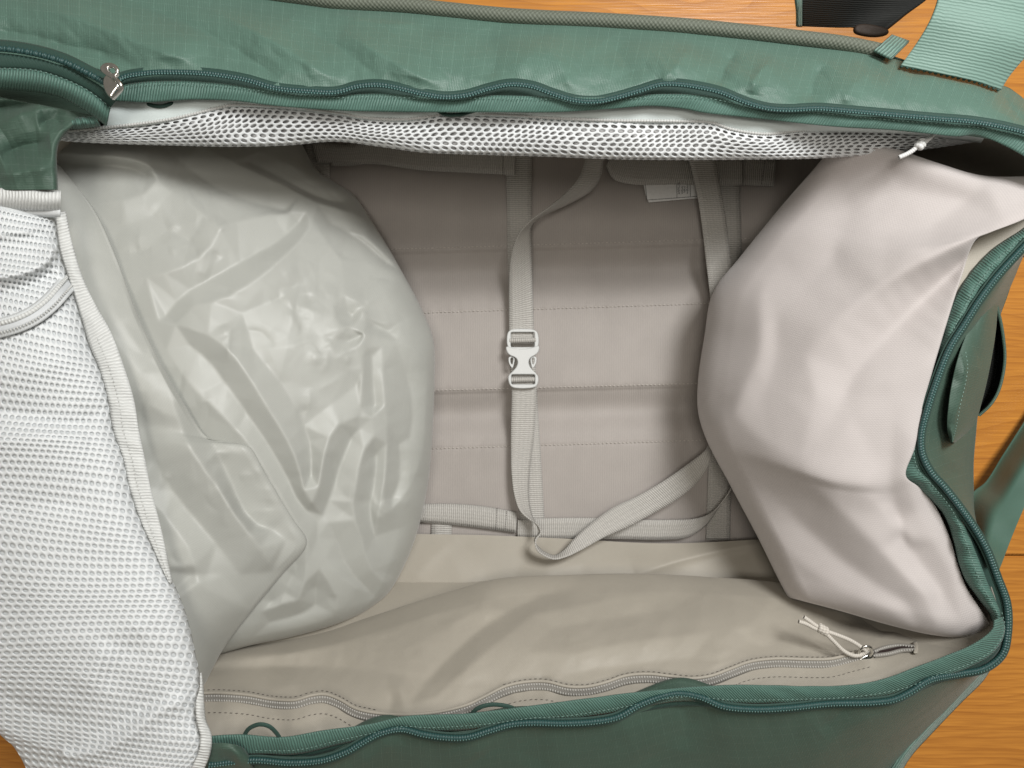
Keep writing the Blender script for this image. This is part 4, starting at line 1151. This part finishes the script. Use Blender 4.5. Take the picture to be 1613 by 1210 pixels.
# knotted white cord of the mesh pocket
kz = .226
tube("mesh_cord", [(1473, 208, kz), (1466, 216, kz), (1456, 224, kz + .001), (1446, 230, kz + .001), (1438, 237, kz), (1428, 243, kz - .001), (1416, 248, kz - .002)], .0017, M_wcord, bag, n=40, seg=8)
th = np.linspace(0, 2 * np.pi * 2.2, 60)
kc = np.array(P(1450, 228, kz + .001)); ax = np.array((P(1458, 220, kz) - P(1444, 234, kz)).normalized()); nx = np.array([-ax[1], ax[0], 0.])
kp = kc + np.outer((th / th[-1] - .5) * .0058, ax) + .0021 * (np.outer(np.cos(th), nx) + np.outer(np.sin(th), nz_))
tube("mesh_cord_knot", None, .0018, M_wcord, bag, seg=8, world_pts=kp)
# little green loops peeping from under the tape
for pts in ([(222, 156, .229), (238, 166, .231), (258, 167, .231), (280, 158, .229)], [(686, 172, .229), (700, 180, .231), (722, 181, .231), (750, 174, .229)]):
    strap("loop_tab", pts, 5, M_ziptape, bag, n=24, thick=.001)

# ---- bottom rim
TB1 = [(326, 1160), (378, 1157), (446, 1161), (508, 1151), (586, 1140), (632, 1129), (735, 1124), (820, 1114), (905, 1103), (1007, 1090), (1080, 1083), (1165, 1079), (1273, 1081), (1330, 1080), (1375, 1074), (1409, 1064), (1443, 1051), (1493, 1032), (1527, 1018), (1550, 1004), (1564, 990), (1566, 978)]
TB2 = [(330, 1192), (404, 1188), (469, 1187), (534, 1172), (590, 1160), (633, 1150), (677, 1152), (769, 1146), (837, 1137), (888, 1134), (973, 1121), (1070, 1104), (1155, 1108), (1273, 1107), (1358, 1102), (1426, 1089), (1476, 1069), (1527, 1051), (1562, 1030), (1578, 1008), (1582, 990), (1578, 972)]
tape_b = band("rim_tape", [(x, y, .2285) for x, y in TB1], [(x, y, .2225) for x, y in TB2], M_tape, bag, n=520, na=9, bulge=.002, thick=.0012, zf=pucker(.0016, 36, 15))
stitches("stitching", [(x, y - 6, .2295) for x, y in TB2[1:]], .0035, .0022, M_stitchg, tape_b, rad=.00028, dz=.0004)
COIL_B = [(330, 1204), (402, 1197), (456, 1201), (508, 1197), (547, 1183), (564, 1173), (598, 1155), (632, 1148), (666, 1156), (700, 1161), (735, 1161), (769, 1151), (803, 1141), (837, 1138), (888, 1139), (939, 1136), (973, 1129), (1007, 1110), (1041, 1097), (1070, 1092), (1104, 1098), (1138, 1112), (1188, 1117), (1239, 1115), (1307, 1108), (1375, 1106), (1409, 1101), (1436, 1088), (1463, 1071), (1510, 1061), (1551, 1052), (1578, 1030), (1586, 996), (1585, 952), (1571, 912), (1554, 868), (1537, 837), (1512, 801), (1487, 769), (1465, 744), (1451, 714), (1450, 685), (1459, 647), (1476, 595), (1495, 548), (1518, 511), (1541, 474), (1568, 437), (1598, 403), (1640, 360), (1690, 320)]
COIL_B = [(x, y, .229 if x < 1500 and y > 1000 else .221) for x, y in COIL_B]
band("rim_zip_backing", [(x, y + 3, .221) for x, y in TB1], [(x, y + 8, .219) for x, y in TB2[:12]] + [(x, y + 8, .219) for x, y in TB2[12:]], M_ziptape, tape_b, n=300, na=5, thick=.0006)
a, b = offset_edges(COIL_B, 16, 600)
zb = band("rim_zip", [(x, y, z_ - .0025) for x, y, z_ in a], [(x, y, z_ - .004) for x, y, z_ in b], M_ziptape, bag, n=600, na=5, thick=.0006)
tube("zip_coil", COIL_B, .0020, M_coil, zb, n=620, seg=10)
teeth("zip_teeth", COIL_B, .00215, -.0014, (.00068, .00085, .00075), M_tooth, zb, dz=.0012)
# right side inner tape and outer zip tape
TR1 = [(1690, 300), (1640, 338), (1613, 360), (1558, 398), (1512, 456), (1485, 528), (1458, 630), (1432, 690), (1422, 728), (1424, 750), (1448, 769), (1487, 809), (1503, 850), (1512, 888), (1522, 913), (1542, 942), (1561, 968), (1566, 984)]
TR2 = [(1700, 312), (1650, 350), (1613, 380), (1580, 412), (1546, 458), (1508, 520), (1474, 615), (1452, 690), (1448, 712), (1462, 742), (1482, 766), (1506, 802), (1528, 850), (1542, 884), (1556, 920), (1568, 946), (1576, 968), (1580, 990)]
tape_r = band("rim_tape", [(x, y, .206) for x, y in TR1], [(x, y, .216) for x, y in TR2], M_tape, bag, n=420, na=9, bulge=.004, thick=.0012, zf=pucker(.0035, 34, 25))
band("end_lining_strip", [(1700, 280, .203), (1640, 328, .203), (1560, 362, .203), (1528, 390, .203), (1500, 470, .203), (1480, 540, .2)], [(x + 6, y + 4, .204) for x, y in TR1[:6]], M_nylon_shaded, bag, n=120, na=6, thick=.0006)
stitches("stitching", [(x * .35 + X2 * .65, y * .35 + Y2 * .65, .2175) for (x, y), (X2, Y2) in zip(TR1, TR2)], .0033, .0022, M_stitchg, tape_r, rad=.0003, dz=.0008)

band("rim_zip_backing", [(x - 2, y, .2) for x, y in TR1], [(x + 12, y + 2, .2) for x, y in TR2], M_ziptape, tape_r, n=200, na=5, thick=.0006)
# bottom outer panel
UPB = [(265, 1206, .222), (330, 1200, .222), (402, 1193, .222), (508, 1193, .222), (598, 1152, .222), (700, 1158, .222), (803, 1138, .222), (888, 1136, .222), (973, 1124, .222), (1070, 1092, .222), (1138, 1108, .222), (1239, 1112, .222), (1375, 1102, .222), (1436, 1086, .222), (1500, 1060, .22), (1556, 1045, .215)]
LOB = [(240, 1296, .10), (300, 1318, .10), (400, 1342, .10), (520, 1346, .10), (620, 1349, .10), (720, 1351, .10), (820, 1351, .10), (900, 1350, .10), (980, 1347, .10), (1060, 1342, .10), (1130, 1336, .10), (1220, 1326, .10), (1330, 1284, .11), (1412, 1205, .125), (1480, 1130, .14), (1556, 1050, .165)]
px, py, z, U, W = coons(UPB, LOB, nu=110, nv=520)
z = z + .014 * np.sin(np.pi * U)
z += creases(px, py, [([(1340, 1105), (1320, 1125), (1290, 1150)], -3, 16, 16), ([(1400, 1120), (1330, 1150), (1270, 1210)], 3, 30, 30), ([(1060, 1100), (1080, 1130), (1070, 1180)], -2.5, 22, 22),
                      ([(980, 1130), (990, 1160), (1010, 1200)], 2.5, 24, 24), ([(620, 1155), (600, 1180), (560, 1210)], 3, 26, 26), ([(840, 1145), (850, 1175), (840, 1210)], -2, 30, 30), ([(740, 1160), (760, 1190)], 2, 22, 22)])
z += faceted([], (90, 1070, 1600, 1380), spacing=60, spread=1.3, blur=1.8, seed=57)(px, py) * np.clip(U * 8, 0, 1) + .0016 * gnoise(px / 26, py / 70, 103) * (1 - U)**4
px, py, z = skirt(px, py, z, 'L', 0, .012)
py[:, :4] -= np.array([24, 17, 10, 4])[None]
grid_mesh("front_panel", to_world(px, py, z), M_shell_shaded, bag, .001)
# ribbed corner binding at lower right
B1 = [(1556, 1040, .170), (1530, 1056, .166), (1490, 1100, .150), (1450, 1146, .142), (1420, 1185, .135), (1395, 1225, .125)]
B2 = [(1562, 1050, .162), (1548, 1072, .155), (1515, 1105, .143), (1470, 1152, .134), (1434, 1192, .128), (1410, 1232, .120)]
cb = band("corner_binding", B1, B2, M_webgreen, bag, n=120, na=9, bulge=.004, thick=.0012)
stitches("stitching", [(x - 4, y - 2, z_ + .002) for x, y, z_ in B1], .0035, .0022, M_stitchg, cb, rad=.0003)

# ---- right outer end panel with pocket
EL = [(1650, 352, .212), (1630, 372, .212), (1600, 408, .212), (1570, 442, .211), (1543, 480, .21), (1518, 520, .21), (1495, 558, .21), (1472, 620, .21), (1455, 690, .21), (1458, 722, .21), (1474, 748, .21), (1500, 775, .21), (1524, 808, .21), (1546, 845, .21), (1566, 890, .21)]
ER = [(1646, 345, .184), (1630, 370, .165), (1612, 402, .145), (1596, 440, .14), (1584, 468, .135), (1574, 500, .13), (1563, 545, .125), (1552, 590, .12), (1540, 650, .115), (1536, 690, .112), (1533, 727, .11), (1533, 770, .11), (1534, 805, .112), (1545, 850, .13), (1562, 892, .15)]
px, py, z, U, W = coons(EL, ER, nu=70, nv=320, by_index=True)
z = z + .018 * np.sin(np.pi * U)
z += creases(px, py, [([(1500, 600), (1520, 650), (1500, 700)], -3, 14, 14), ([(1505, 730), (1495, 760), (1510, 780)], -5, 12, 12), ([(1530, 690), (1510, 720), (1500, 745)], 4, 12, 12), ([(1545, 500), (1520, 540), (1500, 580)], 3, 14, 14)])
z += faceted([], (1440, 300, 1720, 910), spacing=34, spread=1.5, blur=1.3, seed=55)(px, py) * np.sin(np.pi * U)**.5
grid_mesh("end_panel", to_world(px, py, z), M_shell_shaded, bag, .001)
# pocket bulging on the end panel
pl = [(1548, 480, .185), (1526, 518, .205), (1510, 560, .213), (1500, 600, .214), (1494, 640, .212), (1492, 672, .206), (1498, 696, .196)]
pr = [(1571, 481, .165), (1568, 520, .175), (1562, 560, .180), (1554, 600, .180), (1546, 632, .175), (1534, 668, .170), (1503, 698, .19)]
px, py, z, U, W = coons(pl, pr, nu=50, nv=140)
z = z + .012 * np.sin(np.pi * U) + creases(px, py, [([(1512, 560), (1520, 590), (1512, 630), (1500, 668)], 4, 6, 10), ([(1540, 500), (1535, 540), (1545, 580)], -2.5, 12, 12)]) + faceted([], (1480, 470, 1590, 710), spacing=28, spread=1.1, blur=1.2, seed=56)(px, py)
px, py, z = skirt(px, py, z, 'R', 3, .03)
pk = grid_mesh("end_pocket", to_world(px, py, z), M_shell_shaded, bag, .0008)
stitches("stitching", [(1520, 556, .217), (1523, 580, .220), (1518, 610, .221), (1511, 640, .220), (1505, 672, .213), (1501, 690, .202)], .0030, .0020, M_stitchg, pk, rad=.00035, dz=.001)
# open mouth of the pocket: dark lining and its rim
px, py, z, U, W = coons([(1569, 484, .150), (1564, 530, .150), (1556, 580, .148), (1548, 622, .146), (1538, 654, .145)], [(1571, 484, .150), (1580, 530, .152), (1582, 578, .152), (1570, 620, .150), (1541, 655, .146)], nu=10, nv=60)
grid_mesh("pocket_mouth", to_world(px, py, z - .016 * np.sin(np.pi * U)), M_black, pk, .001)
tube("pocket_rim", [(1570, 482, .162), (1576, 505, .160), (1581, 535, .158), (1583, 562, .157), (1580, 590, .156), (1572, 618, .155), (1560, 638, .154), (1542, 655, .15)], .0012, M_shell_shaded, pk, n=60, seg=8)

# ---- shoulder strap lying to the right of the bag
px, py, z, U, W = coons([(1690, 540, .02), (1640, 620, .022), (1613, 664, .025), (1580, 716, .03), (1552, 760, .04), (1530, 780, .05), (1526, 830, .075), (1545, 880, .115)],
                        [(1730, 620, .02), (1670, 710, .03), (1632, 765, .045), (1613, 800, .055), (1598, 835, .07), (1584, 870, .085), (1575, 893, .105), (1566, 912, .125)], nu=40, nv=140)
st_ = np.clip(U / .58, 0, 1); z = z - .010 + .036 * st_ * st_ * (3 - 2 * st_) + .004 * np.clip((U - .55) / .45, 0, 1) + .001 * gnoise(px / 40, py / 40, 131)
ss = grid_mesh("shoulder_strap", to_world(px, py, z), fabric("green_strap_fabric", (.075, .150, .115), .5, .4, .1, ribs=(.0013, .2, .1), vary=.05), bag, .003)
stitches("stitching", [(1626, 765, .078), (1608, 800, .082), (1592, 835, .095), (1578, 872, .105), (1568, 894, .11)], .0035, .0024, M_stitchg, ss, rad=.0004, dz=.001)

# ---- grab handle at the upper right
px, py, z, U, W = coons([(1418, 104, .207), (1437, 78, .212), (1453, 54, .218), (1467, 28, .224), (1477, 0, .227), (1484, -40, .231), (1490, -90, .22)],
                        [(1574, 141, .207), (1587, 120, .212), (1605, 98, .218), (1630, 72, .224), (1655, 40, .227), (1680, 0, .231), (1690, -60, .22)],
                        [(1418, 104, .207), (1494, 119, .210), (1541, 130, .210), (1574, 141, .207)], None, nu=70, nv=80)
z = z + .004 * np.sin(np.pi * U)
hd = grid_mesh("grab_handle", to_world(px, py, z), fabric("handle_webbing", (.22, .35, .30), .55, .4, .15, ribs=(.0024, .22, .25), vary=.04), bag, .004)
stitches("stitching", [(1420, 105, .209), (1494, 120, .213), (1541, 131, .213), (1572, 142, .209)], .004, .003, M_ziptape, hd, rad=.0011, dz=.0)
# far leg of the handle, black inside
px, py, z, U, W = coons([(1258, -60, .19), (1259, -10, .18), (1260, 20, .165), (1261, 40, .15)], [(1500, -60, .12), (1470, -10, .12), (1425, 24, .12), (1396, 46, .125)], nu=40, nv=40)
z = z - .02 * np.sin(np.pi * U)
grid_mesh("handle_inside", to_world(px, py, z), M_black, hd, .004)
band("handle_edge", [(1252, -40, .200), (1253, 0, .192), (1255, 20, .18), (1255, 42, .165)], [(1262, -40, .195), (1262, 0, .187), (1262, 20, .175), (1262, 42, .16)], M_webgreen, hd, n=20, na=4, thick=.002)
plate("handle_clip", [[(1345, 40), (1362, 38), (1380, 41), (1398, 46), (1400, 55), (1382, 59), (1360, 57), (1344, 52)]], 0.142, .005, plain("brown_plastic", (.022, .012, .006), .7), hd, bevel=.002)
band("handle_tab", [(1376, 80, .203), (1390, 68, .203), (1404, 56, .195)], [(1404, 94, .208), (1418, 80, .208), (1432, 66, .20)], M_webgreen, hd, n=16, na=5, thick=.002)

# ---- left mesh flap (inside of the lid)
ML = [(-130, 318, .24), (-130, 500, .25), (-130, 700, .255), (-110, 900, .25), (-70, 1060, .235), (0, 1156, .22), (22, 1176, .216), (44, 1214, .21), (64, 1260, .20)]
MR = [(92, 326, .235), (98, 391, .238), (111, 437, .24), (130, 497, .243), (143, 542, .245), (160, 583, .246), (173, 630, .247), (181, 678, .248), (196, 720, .248), (208, 773, .248), (226, 825, .247), (243, 862, .246), (262, 900, .245), (279, 932, .244), (296, 980, .242), (312, 1054, .24), (317, 1080, .238), (316, 1105, .236), (320, 1136, .235), (329, 1160, .234), (327, 1185, .232), (310, 1225, .23), (300, 1260, .228)]
px, py, z, U, W = coons(ML, MR, nu=200, nv=520)
def mesh_bulge(px, py, U, W):
    z = .022 * np.sin(np.pi * np.clip(U, 0, 1))**.7
    z += creases(px, py, [
        ([(-60, 440), (30, 432), (70, 415), (92, 380)], 10, 22, 5, (0, .1)),
        ([(-60, 372), (30, 366), (70, 358)], 4, 12, 5, (0, .2)),
        ([(-60, 470), (40, 452), (90, 425)], -5, 12, 12, (0, .1)),
        ([(-40, 640), (60, 655), (120, 665), (170, 640)], -7, 34, 22, (.1, .2)), ([(-40, 700), (60, 690), (140, 690)], 7, 18, 50, (.1, .3)),
        ([(-40, 590), (60, 580), (130, 560)], 4, 40, 40), ([(-20, 800), (80, 790), (160, 800)], -3, 30, 30),
        ([(-20, 1000), (90, 1010), (200, 990), (290, 960)], 3, 50, 50),
        ([(90, 1190), (150, 1185), (200, 1160), (250, 1120), (300, 1100)], 7, 8, 16, (.05, .1)), ([(130, 1165), (200, 1130), (260, 1090)], -4, 16, 10),
        ([(-40, 1120), (40, 1165), (110, 1185)], 5, 14, 14), ([(-20, 1080), (60, 1120), (150, 1140)], -4, 18, 18),
        ([(170, 1010), (150, 1050), (120, 1090)], 3.5, 24, 24), ([(225, 1000), (190, 1040), (170, 1090)], -3, 20, 20),
    ])
    z += .0015 * gnoise(px / 110, py / 90, 141)
    return z
z = z + mesh_bulge(px, py, U, W)
z = edge_roll(z, U, .10, .010)
GL = np.stack([px, py, z], -1)
NXL, NYL = 30, 90
def left_mesh_fn(s, t):
    a = np.clip((s + .25) / NXL, 0, 1)
    a = a + .05 * np.sin(np.pi * a) * np.sin(2.2 * a + 1.0)
    b = np.clip((t + .5) / NYL + (a - .5) * .045, -.02, 1.02)
    b = b + .006 * np.sin(b * 21 + a * 2.5) + .003 * np.sin(b * 47 - a * 4)
    g = bilerp(GL, np.clip(a, 0, 1), np.clip(b, 0, 1))
    return to_world(g[:, 0], g[:, 1], g[:, 2])
lid = perforated("lid_mesh", left_mesh_fn, NXL, NYL, M_mesh, bag, hole=(.36, .30), thick=.0007, shear=.25)
grid_mesh("lid_backing", to_world(px + np.where(U > .97, 0, 0), py, z - .0014), M_back, lid, .0006)
# edge binding ribbon of the mesh
RL = [(90, 336), (97, 391), (111, 437), (130, 497), (143, 542), (160, 583), (173, 630), (181, 678), (196, 720), (208, 773), (226, 825), (243, 862), (256, 892), (268, 918)]
RR = [(103, 333), (114, 385), (130, 437), (152, 483), (174, 522), (196, 580), (211, 630), (219, 680), (228, 722), (238, 772), (252, 825), (261, 866), (266, 892), (271, 918)]
rb = band("lid_binding", [(x - 2, y, .2455) for x, y in RL], [(x, y, .243) for x, y in RR], M_wbind, lid, n=360, na=8, bulge=.0012, thick=.001, zf=pucker(.0022, 26, 35), by_index=True)
stitches("stitching", [(x * .62 + X2 * .38, y * .62 + Y2 * .38, .2465) for (x, y), (X2, Y2) in zip(RL[4:], RR[4:])], .003, .0018, M_wzip, rb, rad=.0003, dz=.0008)
R2 = [(318, 1085), (317, 1105), (321, 1136), (330, 1160), (328, 1184), (312, 1222), (302, 1250)]
band("lid_binding", [(316, 1060, .242), (315, 1082, .244), (309, 1105, .245), (310, 1136, .245), (316, 1160, .244), (313, 1184, .243), (298, 1218, .24), (286, 1250, .24)],
     [(317, 1060, .240), (320, 1082, .240), (321, 1105, .240), (324, 1134, .240), (333, 1159, .239), (331, 1186, .238), (317, 1222, .236), (305, 1254, .236)], M_wbind, lid, n=120, na=7, bulge=.0015, zf=pucker(.0015, 12, 55))
bt = band("lid_binding", [(-120, 298, .262), (0, 297, .262), (40, 298, .262), (70, 302, .261), (96, 301, .258)], [(-120, 330, .254), (0, 330, .254), (40, 331, .254), (70, 331, .253), (95, 330, .250)], M_wbind, lid, n=120, na=8, bulge=.005, thick=.001)
band("lid_seam", [(-120, 327, .252), (0, 327, .252), (95, 327, .249)], [(-120, 341, .248), (0, 340, .248), (95, 342, .246)], M_mesh, lid, n=60, na=4, bulge=.003)
# white zip across the mesh
ZW = [(-60, 530), (0, 517), (30, 508), (56, 495), (80, 476), (98, 456), (116, 436)]
def on_lid(pts, d):
    out = []
    for x, y in pts:
        k = np.argmin((px - x)**2 + (py - y)**2); out.append((x, y, float(z.ravel()[k]) + d))
    return out
zw = on_lid(ZW, .004)
a, b = offset_edges(zw, 30, 100)
wz = band("lid_zip", a, b, fabric("white_zip_tape", (.70, .725, .735), .6, .3, .1, ribs=(.0012, .12, .1), vary=.02), lid, n=100, na=9, bulge=.002, thick=.0008)
a, b = offset_edges(zw, 14, 100)
zb2 = band("zip_channel", [(x, y, q + .0022) for x, y, q in a], [(x, y, q + .0022) for x, y, q in b], fabric("pale_zip_band", (.58, .60, .615), .5), lid, n=100, na=4, thick=.0006)
teeth("zip_teeth", [(x, y, q + .0032) for x, y, q in b], .0021, 0, (.0007, .0012, .0007), M_wzip, wz)
tube("zip_lip", [(x, y, q + .003) for x, y, q in a], .0016, M_wbind, wz, n=90, seg=8)

# ---- upper left: rolled-back green lid with its zip
cl_ = [(-90, 76), (0, 77), (35, 81), (69, 88), (104, 99), (139, 116), (167, 132), (184, 147)]
COIL_L = [(x, y, .272) for x, y in cl_]
t1 = [(-90, 84, .270), (0, 84, .270), (35, 88, .270), (69, 95, .270), (104, 107, .270), (139, 124, .268), (167, 142, .266), (182, 160, .262)]
t2 = [(-90, 108, .268), (0, 108, .268), (35, 109, .268), (62, 112, .268), (100, 124, .267), (136, 141, .265), (160, 158, .262), (174, 170, .258)]
t3 = [(-90, 140, .258), (0, 140, .258), (40, 143, .258), (70, 147, .258), (97, 154, .257), (122, 167, .256), (145, 181, .254), (168, 198, .250)]
lt = band("lid_tape", t2, t3, M_tape, bag, n=160, na=8, bulge=.005, thick=.001)
lz = band("lid_rim_zip", t1, t2, M_ziptape, bag, n=160, na=5, thick=.0008, bulge=.001)
band("lid_zip_upper_tape", [(x, y - 14, .266) for x, y in cl_], [(x, y, .270) for x, y in cl_], M_ziptape, lz, n=120, na=5, thick=.0008)
tube("zip_coil", COIL_L, .0020, M_coil, lz, n=160, seg=10)
teeth("zip_teeth", COIL_L, .0031, 0, (.0011, .0030, .0014), M_coil, lz, dz=.0012)
stitches("stitching", [(x, y, z_ + .0016) for x, y, z_ in t2], .0035, .0022, M_stitchg, lt, rad=.0003)
px, py, z, U, W = coons([(-120, 70, .226), (-120, 215, .226)], [(176, 118, .226), (150, 204, .222)], nu=20, nv=20)
grid_mesh("lid_fold_lining", to_world(px, py, z), M_shell_shaded, bag, .001)
# green cloth folds below the tape
px, py, z, U, W = coons([(-110, 132, .245), (-60, 200, .258), (-40, 260, .262), (-40, 300, .262)], [(166, 186, .235), (120, 196, .248), (92, 225, .258), (90, 299, .262)], nu=130, nv=130)
z = z + 2.0 * creases(px, py, [([(-40, 158), (30, 156), (90, 156)], 5, 8, 12), ([(-40, 175), (20, 168), (60, 164)], -6, 10, 12), ([(0, 200), (40, 178), (90, 172), (140, 182)], 6, 14, 22), ([(0, 245), (40, 230), (80, 225)], -7, 18, 22), ([(0, 280), (40, 270), (85, 262)], 5, 16, 18), ([(97, 205), (90, 190), (60, 195)], -4, 8, 14)]) + .0016 * crumple(px, py, 40, 151)
z = edge_roll(z, U, .06, .008)
px, py, z = skirt(px, py, z, 'R', 6, .03)
grid_mesh("lid_fold", to_world(px, py, z), M_shell_shaded, bag, .001)
band("lid_fold_tuck", [(102, 190, .244), (120, 186, .246), (140, 184, .247), (150, 182, .247)], [(104, 202, .240), (122, 202, .243), (142, 200, .243), (158, 198, .243)], M_tape, bag, n=50, na=8, bulge=.006, thick=.001, zf=pucker(.004, 7, 45))
# metal slider of the lid zip
ms = .280
sb = plate("zip_slider", [[(166, 122), (176, 118), (186, 128), (192, 138), (184, 148), (178, 158), (170, 150), (164, 136)]], .272, .006, M_metal, lz, bevel=.0014)
plate("zip_pull", [[(157, 110), (163, 101), (174, 99), (184, 103), (189, 112), (186, 121), (178, 124), (168, 120)], [(171, 109), (176, 106), (182, 110), (183, 116), (177, 117)]], ms + .002, .003, M_metal, lz, bevel=.0009)
tube("slider_bridge", [(178, 120, ms + .002), (186, 128, ms + .004), (192, 138, ms + .003), (186, 147, ms), (178, 155, ms - .004)], .0013, M_metal, lz, n=30, seg=8)

# ---- lower left: small loop and crumpled end of the lid
strap("loop_tab", [(384, 1160, .226), (392, 1148, .232), (408, 1141, .236), (424, 1144, .236), (436, 1155, .231), (443, 1166, .226)], 6, M_ziptape, bag, n=40, thick=.001)
strap("loop_tab", [(740, 1128, .222), (752, 1116, .227), (772, 1110, .229), (798, 1112, .228), (815, 1118, .224)], 6, M_ziptape, bag, n=40, thick=.001)
px, py, z, U, W = coons([(300, 1175, .222), (305, 1210, .22), (310, 1260, .19)], [(385, 1180, .228), (396, 1200, .228), (402, 1262, .19)], [(300, 1175, .222), (335, 1171, .234), (365, 1172, .236), (385, 1180, .228)], None, nu=60, nv=60)
z = z + creases(px, py, [([(330, 1178), (365, 1180), (378, 1195), (380, 1225)], 5, 8, 12), ([(340, 1195), (365, 1200), (370, 1230)], -4, 8, 10)]) + .0015 * crumple(px, py, 26, 161)
z = edge_roll(z, U, .1, .008)
px, py, z = skirt(px, py, z, 'R', 3, .02)
grid_mesh("lid_corner_fold", to_world(px, py, z), M_shell_shaded, bag, .001)
